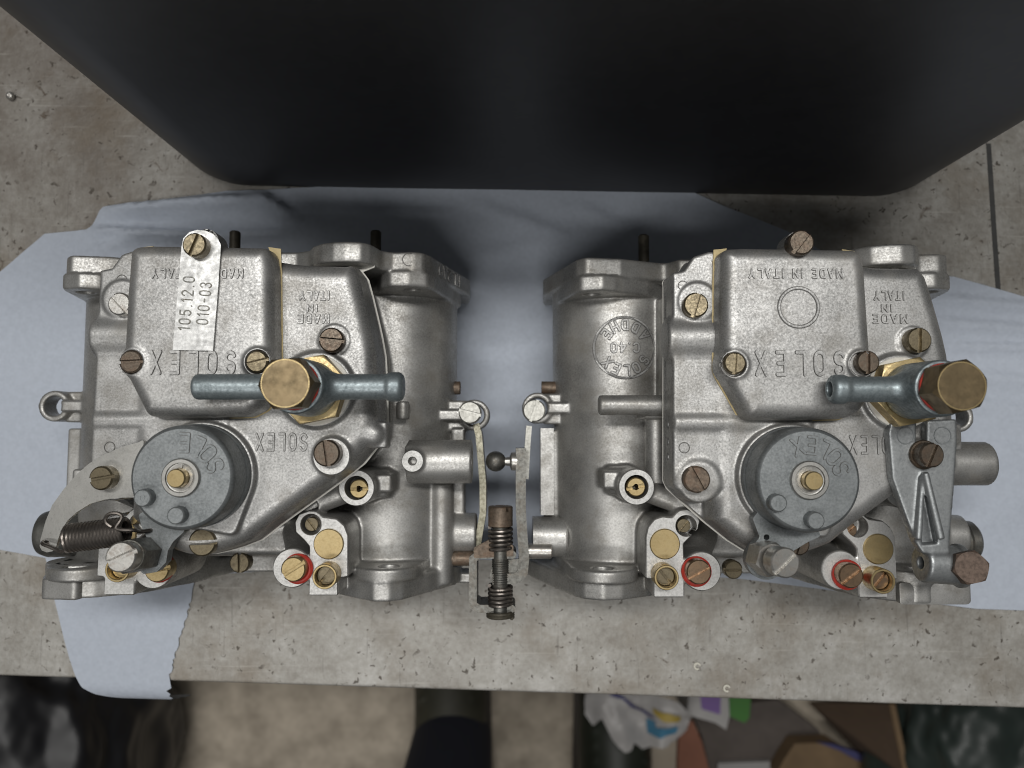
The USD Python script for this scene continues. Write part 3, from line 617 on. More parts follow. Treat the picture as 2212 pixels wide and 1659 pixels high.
    # small round foundry marks
    for (px, py), rr, fol in ((((1280, 561) if right else (884, 561)), 3.0, RT),):
        p = f(px, py, 84); ring = Point(0, 0).buffer(rr, 24).difference(Point(0, 0).buffer(rr - 0.4, 24))
        v, fc = vf(extrude(shapely.segmentize(ring, 0.5), 0.25)); v = v + [p[0], p[1], 0]; z = fol(v[:, :2])
        if np.isfinite(z).all(): v[:, 2] += z - 0.1; P('cast_mark', (v, fc), 'outline_shade')
    for (px, py), rr in ((((1475, 617), 2.0), ((1478, 967), 2.2)) if right else (((237, 966), 2.2), ((263, 605), 2.2))):
        p = f(px, py, 110.4); P('cast_mark', O(tube_ring(rr, rr - 0.35, 0.3, 0.05), (p[0], p[1], 110.25 if right else 110.3)), 'outline_shade')
    return t, off, P, f
O = lambda mesh, p: (vf(mesh)[0] + np.array(p), vf(mesh)[1])
# ------------------------------------------------------------------ left one: tag, lever plate, return spring, throttle fork
tL, offL, PL, fL = carburettor('L', 'grey twin-barrel carburettor with metal number tag, coil spring and fuel union with two pipes')
tagp = PP([(374, 756), (380, 690), (393, 534), (397, 515), (410, 502), (427, 497), (445, 499), (462, 507), (472, 517), (478, 530), (472, 620), (460.6, 758)], 123.2)
lo = extrude(Polygon(tagp), 0.7)
tg = PL('number_tag', O(lo, (0, 0, 122.9)), 'tin')
def vtext(text, pt, h, w):
    p = U(*pt, 123.6); lettering((tL, tg[1]), text, p, ru(p, w), ru(p, h), 86, th=0.16, st=0.13, gap=0.34, mat=M['dull'], name='stamped_number')
vtext('105.12.0', (403, 655), 24, 118); vtext('010-03', (441, 655), 24, 92)
lev = [(312, 948), (302, 955), (262, 966), (217, 986), (190, 1004), (164, 1028), (140, 1055), (114, 1091), (100, 1125), (89, 1164), (87, 1180), (92, 1189), (103, 1193), (116, 1190), (123, 1180), (127, 1164), (134, 1144), (148, 1123), (167, 1106), (196, 1088), (227, 1079), (260, 1075), (300, 1074)]
hl = U(101, 1174, 113); LV = poly_round(PP(lev, 113), 0.6).difference(Point(hl[0], hl[1]).buffer(1.3, 10))
PL('lever_plate', O(extrude(LV, 1.8), (0, 0, 111.6)), 'satin')
screw(tL, 'lever_screw', U, 217, 1033, 118.5, 26, 5.5, 10, 'oldbrass', offL)
s0, s1 = U(146, 1163, 119), U(272, 1147, 119)
path = coil(s0, s1, 4.6, 17, 16)
h0 = np.array([hl[0], hl[1], 114.2]); e1 = U(314, 1147, 120)
pre = [h0 + [0.4, 0, -2.2], h0 + [-0.8, 0.6, 0.2], h0 + [0, 0.3, 1.4], h0 + [3, -0.6, 2.2], h0 + [7, -2.2, 2.6], path[0] * 0.6 + (h0 + [7, -2.2, 2.6]) * 0.4]
k = U(242, 1135, 124.5)
post = [k + [0, -0.5, 0.2], k + [-2, 3, 0.8], k + [1, 4.6, 1], k + [4.0, 3.4, 0.8], k + [2, -0.6, 0.6], k + [8, -1.8, -0.5], e1 + [-1.5, 0, 1.0], e1 + [0.5, 0, -1], e1 + [0.2, 0, -3.4]]
from scipy.interpolate import splprep, splev
def smooth_line(p, n):
    tck, _ = splprep(np.array(p).T, s=0, k=3); return np.array(splev(np.linspace(0, 1, n), tck)).T
sp = PL('return_spring', sweep(path, 0.95, 8), 'spring')
part((tL, sp[1]), 'hook', sweep(smooth_line(pre, 40), 0.72, 8), M['spring'])
part((tL, sp[1]), 'hook', sweep(smooth_line(post, 50), 0.72, 8), M['spring'])
# rear stamp and cast marks
def mark(P, f, c, y, r, normal=-1):
    p = f(c[0], c[1], y); g = Point(0, 0).buffer(r, 20).difference(Point(0, 0).buffer(r - 0.45, 20))
    m = extrude(g, 0.35); P('cast_mark', aim(m, (p[0], y - (0.15 if normal < 0 else -0.15) * -1, p[2]), (0, normal, 0)), 'letter')
# ---- throttle screws in the lugs
def lug_screw(P, f, px, py, ang, label):
    p = f(px, py, 60); P('lug_screw', O(slotted(ru(p, 24.5), 6, ang, w=1.5, dep=1.0, c=0.6, under=8), (p[0], p[1], 54.5)), 'bright')
lug_screw(PL, U, 1015, 891, -14, '')
def strip(pts, z, w, z0, z1, f, r=0): 
    q = LineString(PP(pts, z, f)).buffer(w / 2, cap_style='flat', join_style='round', quad_segs=6)
    return O(extrude(q, z1 - z0), (0, 0, z0))
PL('throttle_lever', strip([(1028, 915), (1034, 940), (1043, 1045), (1043, 1108), (1031, 1180), (1029, 1195)], 54, 3.0, 38, 54, U), 'olive')
fork = LineString(PP([(1107, 1197), (1034, 1197), (1022, 1206), (1022, 1304), (1034, 1313), (1105, 1313)], 58)).buffer(1.75, cap_style='round', join_style='round')
PL('throttle_fork', O(extrude(fork, 17), (0, 0, 43)), 'dull')
p = U(1108, 1190, 59)
PL('fork_tongue', O(extrude(poly_round(PP([(1024, 1204), (1024, 1182), (1060, 1163), (1090, 1163), (1109, 1178), (1109, 1200)], 58), 0.8), 1.6), (0, 0, 58.6)), 'rust')
p, q = U(972, 1208, 56), U(1018, 1208, 56)
PL('shaft_pin', aim(chamfer_disc(3.3, q[0] - p[0] + 2, 0.4), (q[0] + 1, q[1], 54), (-1, 0, 0)), 'rust')
ax = U(1081, 1200, 58)[0]; az = 58.0
yq = lambda py: U(1081, py, az)[1]
PL('adjusting_screw', aim(slotted(5.6, 9.0, 35, w=1.3, dep=2.2, c=0.5, under=0), (ax, yq(1136), az), (0, 1, 0)), 'rust')
PL('screw_shank', aim(chamfer_disc(3.6, yq(1137) - yq(1328), 0.5), (ax, yq(1328), az), (0, 1, 0)), 'dull')
thr = coil((ax, yq(1204), az), (ax, yq(1262), az), 3.65, 12, 14); PL('screw_thread', sweep(thr, 0.36, 6), 'dull')
PL('adjusting_spring', sweep(coil((ax, yq(1138), az), (ax, yq(1186), az), 5.0, 5, 20), 0.85, 8), 'spring')
PL('adjusting_spring', sweep(coil((ax, yq(1264), az), (ax, yq(1306), az), 5.0, 5, 20), 0.85, 8), 'spring')
PL('adjusting_spring', sweep(coil((ax, yq(1320), az - 1), (ax, yq(1334), az - 1), 5.6, 2.6, 20), 0.95, 8), 'stud')
for px, py in ((995, 838),):
    p = U(px, py, 40); PL('stop_screw', aim(chamfer_disc(3.2, 8, 0.4), (p[0] - 8, p[1], 40), (1, 0, 0)), 'rust')
# cast number on the slanted end of the rear flange
e0, e1_ = np.array(xz([(923, 546)], YR, UY)[0]), np.array(xz([(1016, 604)], YR, UY)[0])
dv = (e1_ - e0) / np.linalg.norm(e1_ - e0); nv = np.array([-dv[1], dv[0]])
if nv[1] < 0: nv = -nv
g = words('11L2A9', 0.16, 0.2); m = extrude(g, 0.4); v, fc = vf(m)
mid = (e0 + e1_) / 2
sx = 30 / (g.bounds[2] - g.bounds[0]); v = v * [sx, 5.2, 1]
# reading from the right end inwards, tops away from the eye's foot
W = np.stack([mid[0] - dv[0] * v[:, 0] + nv[0] * (v[:, 2] - 0.1), (YR - 4.3) - v[:, 1], mid[1] - dv[1] * v[:, 0] + nv[1] * (v[:, 2] - 0.1)], 1)
PL('cast_number', (W, fc), 'letter', 25)

# ------------------------------------------------------------------ right one: bracket arm, ball lever
tR, offR, PR, fR = carburettor('R', 'grey twin-barrel carburettor with round cast maker emblem, cable bracket arm and ball-ended lever')
b = Field((-98, -72, 92), (-15, 22, 126), 0.6)
arm = PP([(1922, 910), (1916, 935), (1924, 1033), (1948, 1100), (1973, 1168), (1990, 1195), (2049, 1195), (2049, 1168), (2059, 1044), (2065, 949), (2064, 905)], 114, UR)
AR = poly_round(arm, 1.0); q = UR(1985, 940, 114)
slot = Polygon(PP([(1977, 900), (1977, 955), (1998, 955), (1998, 900)], 114, UR))
b.add(ext(AR.difference(slot), 'z', 110.8, 115.2, 0.7), 1)
tri = Polygon(PP([(1996, 1030), (1985, 1080), (1990, 1175), (2022, 1172), (2004, 1080)], 114, UR))
b.cut(ext(tri, 'z', 112.2, 118, 0.2), 0.8)
l0, l1 = UR(1998, 1020, 117), UR(2032, 1165, 118); b.add(cyl(l0, l1, 1.3, 1.6), 1.2)
l0, l1 = UR(1992, 1030, 116), UR(1983, 1165, 116); b.add(cyl(l0, l1, 0.9, 1.4), 1.2)
p0, p1 = UR(1988, 1216, 108), UR(2064, 1222, 108); b.add(cyl(p0, p1 + [1, 0, 0], 7.4, rd=1.2), 3)
b.cut(cyl(p0 - [3, 0, 0], p0 + [4, 0, 0], 2.2, rd=0.1), 0.4); p2 = UR(2098, 1226, 108)
b.add(cyl(p1, p1 + [2.5, 0, 0], 8.4, rd=0.6), 0.8)
M['bracket'] = metal('bracket_zinc', (0.19, 0.20, 0.205), (0.36, 0.375, 0.38), rough=0.46, metallic=0.75, grain=1100, bump=0.3)
PR('cable_bracket', b.mesh(), 'bracket')
p3 = UR(2072, 1222, 107); PR('bracket_bolt', aim(hexa(6.6, 12, 0.9), p3, (UR(2100, 1226, 119) - p3), 20), 'darkrust')
p = UR(2014, 983, 121.5); PR('bracket_washer', O(tube_ring(5.6, 2, 1.0), (p[0], p[1], 115.2)), 'bronze')
screw(tR, 'bracket_screw', UR, 2014, 983, 121.5, 27, 6, 66, 'bronze', offR)
for c in ((1956, 941), (2036, 941)): 
    p = UR(*c, 115.2); PR('cast_mark', O(tube_ring(3.4, 3.0, 0.3, 0.05), (p[0], p[1], 115.1)), 'zinc')
# vacuum tube, column and edge strip beside the left barrel
b = Field((-200, -30, 60), (-140, 30, 98), 0.6)
p0, p1 = UR(1293, 875, 86), UR(1440, 875, 86); b.add(cyl((p0[0], p0[1], 85), (p1[0] + 8, p1[1], 85), 4.3, rd=1.4), 1)
p0, p1 = UR(1418, 895, 80), UR(1418, 1045, 80); b.add(cyl((p0[0], p0[1] + 3, 78), (p1[0], p1[1], 78), 4.3), 1); b.add(box((p0[0] - 3, p1[1], 61), (p0[0] + 5, p0[1] + 3, 78), 1), 1); b.add(box((p0[0] - 6, p0[1] - 2, 61), (p0[0] + 5, p0[1] + 5, 84), 1), 1)
PR('vacuum_tube', b.mesh(), 'cast')
# emblem cast on the left barrel
bz = lambda v: np.stack([v[:, 0], v[:, 1], ZB + 0.12 + np.sqrt(np.maximum(RB ** 2 - (v[:, 0] - XL - SH[0]) ** 2, 0)) + (v[:, 2] - 80)], 1)
ec = UR(1350, 751, 66) + SH; ec[2] = 80.0
gr = Point(0, 0).buffer(ru((ec[0], ec[1], 66), 69), 64).difference(Point(0, 0).buffer(ru((ec[0], ec[1], 66), 63), 64))
v, fc = vf(trimesh.creation.extrude_polygon(gr, 0.16, engine='earcut')); part(tR, 'emblem_shade', (bz(v + ec - [0, 0, .12]), fc), M['outline_shade'], 30)  # shade at the edges of the emblem ring, painted as a dark band
ring = Point(0, 0).buffer(ru((ec[0], ec[1], 66), 68), 64).difference(Point(0, 0).buffer(ru((ec[0], ec[1], 66), 64), 64))
v, fc = vf(trimesh.creation.extrude_polygon(ring, 0.5, engine='earcut')); part(tR, 'emblem_ring', (bz(v + ec - [0, 0, .12]), fc), M['letter'], 30)
arc_lettering(tR, 'SOLEX', ec, 10.4, 4.4, [-33, -61, -87, -114, -140], th=0.6, st=0.17, mat=M['letter'], curve=bz, flip=True, gb=0.34)
arc_lettering(tR, 'ADDHE', ec, 10.4, 4.4, [33, 62, 90, 117, 143], th=0.6, st=0.17, mat=M['letter'], curve=bz, flip=False, gb=0.34)
g = affinity.rotate(affinity.scale(words('C.40', 0.17, 0.34), 4.3, 4.1, origin=(0, 0)), 180, origin=(0, 0))
v, fc = vf(extrude(shapely.segmentize(g.buffer(0.26), 0.5), 0.16)); part(tR, 'lettering_shade', (bz(v + ec - [0, 0, .12]), fc), M['outline_shade'], 25)  # dark underlay painting the edge shade of these letters
v, fc = vf(extrude(shapely.segmentize(g, 0.5), 0.6)); part(tR, 'lettering', (bz(v + ec - [0, 0, .12]), fc), M['letter'], 25)
lug_screw(PR, UR, 1154, 887, 70, '')
PR('link_strip', strip([(1143, 920), (1140, 960), (1136, 1035)], 54, 2.6, 42, 53, UR), 'bright')
RL = LineString(PP([(1125, 968), (1125, 1100), (1128, 1150), (1132, 1205), (1129, 1235), (1116, 1248), (1064, 1250)], 58, UR)).buffer(2.3, join_style='round', cap_style='flat', quad_segs=8)
PR('ball_lever', O(extrude(RL, 15), (0, 0, 45)), 'dull')
PR('lever_foot', O(extrude(poly_round(PP([(1130, 1238), (1130, 1205), (1095, 1208), (1063, 1225), (1058, 1240), (1068, 1256), (1118, 1256)], 57, UR), 0.8), 1.6), (0, 0, 57.2)), 'dull')
bcn = UR(1071, 996.5, 56); bm = trimesh.creation.icosphere(4, 4.7)
bp = rev([(0, 0), (4.3, 0), (4.3, 2.4), (3.9, 2.8), (2.2, 3.4), (1.9, 6), (2.4, 9)], 40)
PR('ball_stud', aim(bp, UR(1124, 996.5, 56) + [-1.5, 0, 0], (-1, 0, 0)), 'steel')
PR('ball', (np.array(bm.vertices) + bcn, np.array(bm.faces)), 'dull', True)
p, q = UR(1136, 1193, 58), UR(1188, 1193, 58)
PR('shaft_pin', aim(chamfer_disc(3.5, q[0] - p[0] + 2, 0.4), (p[0] - 1, p[1], 54), (1, 0, 0)), 'steel')
p = UR(1160, 1160, 48); PR('shaft_boss', aim(chamfer_disc(9.4, 16, 0.8), (p[0] - 2, p[1], 46), (1, 0, 0)), 'cast')
p0, p1 = UR(1168, 925, 52), UR(1197, 1113, 52); PR('link_post', O(bx(p0[0], p1[0], p1[1], p0[1], 40, 51), (0, 0, 0)), 'cast')
p = UR(1183, 838, 40); PR('stop_screw', aim(chamfer_disc(3.2, 8, 0.4), (p[0] - 3, p[1], 40), (1, 0, 0)), 'rust')

# ================================================================== bench, paper, box
def bench_material():
    n = {'g': ('geometry', {}),
         'a': ('noise_texture', {'scale': 9, 'detail': 5, 'roughness': 0.6}), 'b': ('noise_texture', {'scale': 55, 'detail': 6, 'roughness': 0.7}),
         'c': ('noise_texture', {'scale': 420, 'detail': 4, 'roughness': 0.6}), 'v': ('noise_texture', {'scale': 330, 'detail': 2.5, 'roughness': 0.55, 'distortion': 0.6}),
         'w': ('noise_texture', {'scale': 130, 'detail': 3.5, 'roughness': 0.6, 'distortion': 0.8}),
         'mp': ('mapping', {'scale': (26, 520, 1), 'rotation': (0, 0, 0.6)}), 'sc': ('noise_texture', {'scale': 1.0, 'detail': 3}),
         'mp2': ('mapping', {'scale': (640, 34, 1), 'rotation': (0, 0, 0.35)}), 'sc2': ('noise_texture', {'scale': 1.0, 'detail': 3}),
         'r': ('rgb_ramp', {'ramp': [(0.34, (0.15, 0.132, 0.112)), (0.45, (0.255, 0.24, 0.215)), (0.55, (0.34, 0.328, 0.302)), (0.66, (0.45, 0.44, 0.418))]}),
         's1': ('math', {'math_type': 'multiply_add', 'value2': 0.35}), 's2': ('math', {'math_type': 'multiply', 'value2': 0.45}), 's3': ('math', {'math_type': 'multiply_add', 'value2': 0.22}),
         'dr': ('map_range', {'from_min': 0.56, 'from_max': 0.70, 'to_min': 0, 'to_max': 1, 'clamp': True}), 'dk': ('mix', {'color2': (0.075, 0.048, 0.03)}),
         'dm': ('math', {'math_type': 'multiply', 'value2': 1.3}), 'bl': ('noise_texture', {'scale': 24, 'detail': 5, 'roughness': 0.65}), 'blr': ('map_range', {'from_min': 0.5, 'from_max': 0.68, 'to_min': 0, 'to_max': 0.55, 'clamp': True}), 'blm': ('mix', {'color2': (0.17, 0.135, 0.095)}),
         'xyz': ('separate_xyz', {}), 'gx': ('math', {'math_type': 'subtract'}), 'gm': ('map_range', {'from_min': 0.12, 'from_max': 0.30, 'to_min': -0.10, 'to_max': 0.16, 'clamp': True}), 'af': ('math', {'math_type': 'add'}),
         'fy': ('map_range', {'from_min': -0.125, 'from_max': -0.07, 'to_min': 0.06, 'to_max': 0.0, 'clamp': True}), 'sf': ('math', {'math_type': 'add'}),
         'sp': ('map_range', {'from_min': 0.62, 'from_max': 0.68, 'to_min': 0, 'to_max': 1, 'clamp': True}), 'spm': ('math', {'math_type': 'multiply'}), 'gate': ('map_range', {'from_min': 0.42, 'from_max': 0.54, 'to_min': 0, 'to_max': 0.9, 'clamp': True}),
         'sk': ('mix', {'color2': (0.06, 0.048, 0.036)}),
         'sp2': ('map_range', {'from_min': 0.63, 'from_max': 0.70, 'to_min': 0, 'to_max': 0.85, 'clamp': True}), 'spm2': ('math', {'math_type': 'multiply'}), 'gate2': ('map_range', {'from_min': 0.50, 'from_max': 0.6, 'to_min': 0, 'to_max': 1, 'clamp': True}), 'sk2': ('mix', {'color2': (0.085, 0.06, 0.04)}),
         'scr': ('map_range', {'from_min': 0.62, 'from_max': 0.75, 'to_min': 0, 'to_max': 0.35, 'clamp': True}), 'scm': ('mix', {'color2': (0.50, 0.48, 0.44)}),
         'scr2': ('map_range', {'from_min': 0.63, 'from_max': 0.75, 'to_min': 0, 'to_max': 0.4, 'clamp': True}), 'scm2': ('mix', {'color2': (0.10, 0.09, 0.08)}),
         'bp': ('bump', {'strength': 0.5, 'distance': 0.0004}),
         'p': ('principled_bsdf', {'roughness': 0.52, 'metallic': 0.25, 'specular_ior_level': 0.4})}
    l = [('g.position', 'a.vector'), ('g.position', 'b.vector'), ('g.position', 'c.vector'), ('g.position', 'v.vector'), ('g.position', 'w.vector'), ('g.position', 'mp.vector'), ('mp.vector', 'sc.vector'), ('g.position', 'mp2.vector'), ('mp2.vector', 'sc2.vector'),
         ('b.fac', 's2.value1'), ('a.fac', 's1.value1'), ('s2.value', 's1.value3'), ('c.fac', 's3.value1'), ('s1.value', 's3.value3'), ('g.position', 'xyz.vector'), ('xyz.y', 'gx.value1'), ('xyz.x', 'gx.value2'), ('gx.value', 'gm.value'), ('a.fac', 'af.value1'), ('gm.result', 'af.value2'), ('xyz.y', 'fy.value'), ('s3.value', 'sf.value1'), ('fy.result', 'sf.value2'), ('sf.value', 'r.fac'),
         ('af.value', 'dr.value'), ('dr.result', 'dm.value1'), ('bl.fac', 'dm.value2'), ('dm.value', 'dk.fac'), ('r.color', 'dk.color1'),
         ('g.position', 'bl.vector'), ('bl.fac', 'blr.value'), ('blr.result', 'blm.fac'), ('dk.color', 'blm.color1'), ('v.fac', 'sp.value'), ('b.fac', 'gate.value'), ('sp.result', 'spm.value1'), ('gate.result', 'spm.value2'), ('spm.value', 'sk.fac'), ('blm.color', 'sk.color1'),
         ('w.fac', 'sp2.value'), ('b.fac', 'gate2.value'), ('sp2.result', 'spm2.value1'), ('gate2.result', 'spm2.value2'), ('spm2.value', 'sk2.fac'), ('sk.color', 'sk2.color1'),
         ('sc.fac', 'scr.value'), ('scr.result', 'scm.fac'), ('sk2.color', 'scm.color1'), ('sc2.fac', 'scr2.value'), ('scr2.result', 'scm2.fac'), ('scm.color', 'scm2.color1'),
         ('scm2.color', 'p.base_color'), ('c.fac', 'bp.height'), ('bp.normal', 'p.normal')]
    return usdkit.material(stage, '/World/Looks/bench_plate', n, l, surface='p.BSDF')
M['bench'] = bench_material()
M['benchedge'] = plain('bench_edge', (0.07, 0.07, 0.068), 0.5, 0.5, noise=200)
M['paper'] = plain('blue_paper', (0.435, 0.475, 0.545), 0.85, noise=500, spread=0.11, bump=0.35, bumpd=0.0003)
M['tub'] = plain('black_plastic', (0.022, 0.022, 0.025), 0.44, noise=140, spread=0.35, bump=0.12, bumpd=0.0004)
e0, e1 = U(0, 1461, 0), U(2212, 1531, 0); sl = (e1[1] - e0[1]) / (e1[0] - e0[0])
edge = lambda x: e0[1] + (x - e0[0]) * sl
def bench():
    pr = [(0, 0), (0, -1.2), (0.9, -2.4), (2.2, -3)]
    A, Bq = -900, 900
    top = m3.Manifold.hull_points(np.array([(x, edge(x) + dy, z) for x in (A, Bq) for dy, z in ((2.4, 0), (0.9, -0.5), (0, -2.0), (0, -40), (4, -40))] + [(x, 560, z) for x in (A, Bq) for z in (0, -40)], float))
    return top
single('workbench', bench(), M['bench'], 'grey stained sheet-metal workbench top carrying both carburettors', 'workbench', kind='structure', smooth=20)
# painted black line on the bench, right of the box
ln = [U(x, y, 0) for x, y in ((2135, 310), (2141, 400), (2146, 480), (2150, 540), (2156, 625))]
lm = extrude(LineString([p[:2] for p in ln]).buffer(1.35, cap_style='flat'), 0.12)
single('seam', O(lm, (0, 0, 0.02)), M['benchedge'], 'narrow black seam across the bench behind the right carburettor', 'seam', kind='structure')

def sheet(outline, step, zf, keep=None):
    P = Polygon(outline).buffer(0)
    b = shapely.segmentize(P.exterior, step); bp = np.array(b.coords)[:-1]
    x0, y0, x1, y1 = P.bounds; gx, gy = np.meshgrid(np.arange(x0, x1, step), np.arange(y0, y1, step)); gp = np.c_[gx.ravel(), gy.ravel()]
    gp = gp + np.random.default_rng(4).uniform(-0.25, 0.25, gp.shape) * step
    gp = gp[shapely.contains_xy(P.buffer(-step * 0.5), gp[:, 0], gp[:, 1])]
    pts = np.vstack([bp, gp]); tri = Delaunay(pts).simplices
    c = pts[tri].mean(1); tri = tri[shapely.contains_xy(P, c[:, 0], c[:, 1])]
    a = pts[tri]; flip = np.cross(a[:, 1] - a[:, 0], a[:, 2] - a[:, 0]) < 0; tri[flip] = tri[flip][:, ::-1]
    return zf(pts), tri
rng = np.random.default_rng(7)
folds = []          # (start, end, height, width)
for a, q, h, w in (((225, 455), (560, 430), 6.5, 6), ((195, 497), (470, 508), 4.6, 4), ((470, 508), (640, 500), 3.0, 4), ((200, 540), (330, 505), 2.5, 4), ((560, 420), (640, 470), 4, 6), ((640, 455), (1000, 470), 2.2, 12), ((1010, 440), (1240, 520), 1.6, 13), ((1000, 560), (1180, 520), 0.8, 10), ((1250, 450), (1400, 520), 1.3, 12),
                   ((2030, 745), (2300, 748), 2.2, 3), ((2000, 690), (2300, 715), 2.2, 5), ((1990, 640), (2300, 668), 2.0, 4), ((2040, 800), (2300, 830), 1.6, 5), ((2060, 860), (2300, 900), 1.2, 6), ((2150, 960), (2300, 1010), 1.2, 7), ((0, 690), (120, 640), 1.0, 10), ((10, 905), (150, 980), 0.8, 7), ((2100, 1130), (2212, 1080), .9, 9), ((1010, 760), (1180, 740), 1.2, 14), ((30, 1050), (170, 1010), .6, 10)):
    folds.append((U(*a, 1)[:2], U(*q, 1)[:2], h, w))
def paper_z(p):
    z = np.full(len(p), 0.5) + 1.6 * meshkit.fbm(np.c_[p / 30, np.zeros(len(p))], 4, 3)
    for a, q, h, w in folds:
        d = q - a; L = d @ d; t = np.clip(((p - a) @ d) / L, 0, 1); r = p - a - t[:, None] * d
        n = np.array([-d[1], d[0]]) / math.sqrt(L); sd = r @ n; dist = np.linalg.norm(r, axis=1)
        prof = np.where(sd > 0, np.exp(-(dist / (w * 0.35)) ** 2), np.exp(-(dist / w) ** 2))
        z = z + 1.5 * h * prof * np.clip(4 * t * (1 - t) + 0.25, 0, 1)
    return z
RBN, AMX = 12.0, math.radians(75)
def drape(p):
    z = paper_z(p); y = p[:, 1].copy(); s = edge(p[:, 0]) - 0.5 - y; k = s > 0
    z = np.where(s > -20, 0.5 + (z - 0.5) * np.clip(-s / 20, 0.12, 1), z)
    a = np.clip(s / RBN, 0, AMX); ov = np.maximum(s - RBN * AMX, 0)
    yo = np.where(k, edge(p[:, 0]) - 0.5 - RBN * np.sin(a) - ov * math.cos(AMX), y); zo = np.where(k, z - RBN * (1 - np.cos(a)) - ov * math.sin(AMX), z)
    return np.c_[p[:, 0], yo, zo]
def torn(p0, p1, n, amp, seed):
    r = np.random.default_rng(seed); t = np.linspace(0, 1, n)[1:-1]; d = np.array(p1) - np.array(p0); nn = np.array([-d[1], d[0]]) / np.linalg.norm(d)
    return [tuple(np.array(p0) + d * a + nn * r.uniform(-amp, amp)) for a in t]
tear_a, tear_b = (410, 1300), (366, 1462)
strip_l = [(118, 1290), (135, 1360), (150, 1420), (162, 1458)]
flat = lambda pts: [tuple(U(x, y, 0.5)[:2]) for x, y in pts]
bx0, bx1 = U(190, 1470, 0)[0], U(362, 1470, 0)[0]
ye = edge(-210)
low = [(bx0 - 3, ye - 4), (bx0 + 3, ye - 9), (bx0 + 14, ye - 14), (bx0 + 24, ye - 26), (bx0 + 32, ye - 52)]
lowr = [(bx1 - 4, ye - 52)]
tear2 = torn((bx1 - 4, ye - 52), (bx1 + 1, ye - 2), 26, 1.6, 5)
outline = flat([(-260, 620), (0, 590), (98, 506), (195, 496), (228, 450), (490, 414), (560, 412), (760, 400), (1100, 405), (1500, 418), (1560, 445), (1700, 500), (1835, 578), (1960, 590), (2060, 598), (2212, 642), (2480, 760), (2480, 1322), (2212, 1318), (2105, 1314), (1600, 1250), (1300, 1225), (1040, 1208), (700, 1225), (424, 1243)]) + \
    flat([(416, 1275)] + torn((414, 1290), tear_b, 34, 3, 2)) + tear2[::-1] + lowr + low[::-1] + flat(strip_l[::-1] + [(112, 1250), (100, 1205), (0, 1186), (-260, 1180)])
pm = sheet(outline, 2.4, drape)
single('paper_towel', pm, M['paper'], 'creased pale blue paper towel lying on the bench beneath both carburettors', 'paper towel', smooth=True)

# black tub behind
def tub():
    bl, brt = U(362, 400, 0), U(2060, 440, 0); y0 = U(1100, 412, 0)[1]
    rows = []; n = 14
    for z, g in ((0.8, 0.0), (4, 2.0), (60, 3.5), (150, 6), (250, 9), (300, 10.5), (304, 13), (310, 13.5)):
        x0, x1, yf, yb, r = bl[0] - g * 0.5, brt[0] + g * 0.5, y0 - g * 0.1, y0 + 260, 46
        ring = []
        for cx, cy, a0 in ((x0 + r, yf + r, 180), (x1 - r, yf + r, 270), (x1 - r, yb - r, 0), (x0 + r, yb - r, 90)):
            for a in np.radians(np.linspace(a0, a0 + 90, n)): ring.append((cx + r * math.cos(a), cy + r * math.sin(a) + (cx + r * math.cos(a)) * -0.017, z))
        rows.append(ring)
    V = np.array(rows).reshape(-1, 3); m = 4 * n; Fc = []
    for i in range(len(rows) - 1):
        for j in range(m):
            k = (j + 1) % m; Fc += [(i * m + j, i * m + k, (i + 1) * m + k), (i * m + j, (i + 1) * m + k, (i + 1) * m + j)]
    for i in range(1, m - 1): Fc += [(0, i + 1, i), ((len(rows) - 1) * m, (len(rows) - 1) * m + i, (len(rows) - 1) * m + i + 1)]
    return V, np.array(Fc)
single('storage_tub', tub(), M['tub'], 'large matt black plastic tub with rounded corners standing behind the carburettors', 'tub', smooth=40)
# crumbs on the bench
M['crumb'] = plain('pale_crumb', (0.62, 0.60, 0.52), 0.7)
for (x, y), lab in (((1570, 1487), 'tiny pale curled shaving near the front edge of the bench'), ((1506, 1439), 'tiny pale chip on the bench below the right carburettor')):
    p = U(x, y, 0.5)
    a = np.radians(np.linspace(20, 300, 16)); c = np.c_[p[0] + 1.5 * np.cos(a), p[1] + 1.5 * np.sin(a), np.full(16, 0.6)]
    single('metal_shaving', sweep(c, 0.55, 6), M['crumb'], lab, 'shaving')
p = U(22, 207, 2); sm = trimesh.creation.icosphere(2, 1.0); v = np.array(sm.vertices); v = v * (1.7 + 0.9 * meshkit.noise(v * 1.7, 3)[:, None]) * [1, 1, .8]
single('metal_fragment', (v + p, np.array(sm.faces)), M['steel'], 'small shiny metal fragment on the bench left of the black tub', 'fragment', smooth=False)

# ================================================================== the floor and what stands on it
FL = -1060.0
M['floor'] = plain('concrete', (0.58, 0.505, 0.405), 0.8, noise=24, color2=(0.30, 0.255, 0.20))
fl = bx(-2600, 2600, -3200, 1500, FL - 20, FL)
single('floor', fl, M['floor'], 'pale brown speckled concrete floor below the bench', 'floor', kind='structure')
def at(px, py, h): return U(px, py, FL + h)
def rock(c, size, seed, amp=0.25, freq=1.6, sub=5, sharp=0.0, flat_bottom=True):
    m = trimesh.creation.icosphere(sub, 1.0); v = np.array(m.vertices)
    q = np.sign(v) * np.abs(v) ** 0.8
    f1 = meshkit.fbm(v * freq + 9, 5, seed) - 0.5; cre = np.abs(meshkit.fbm(v * freq * 1.5 + 3, 4, seed + 7) - 0.5)
    q = q * (1 + amp * 2 * f1 - sharp * (0.2 - cre))[:, None] * np.array(size)
    q += np.array(c); q[:, 2] = np.maximum(q[:, 2], FL + 0.5)
    return q, np.array(m.faces)
M['binbag'] = plain('black_polythene', (0.014, 0.014, 0.016), 0.42, noise=30, spread=0.4)
M['greenbag'] = plain('dark_green_polythene', (0.034, 0.048, 0.042), 0.4, noise=14, spread=0.5)
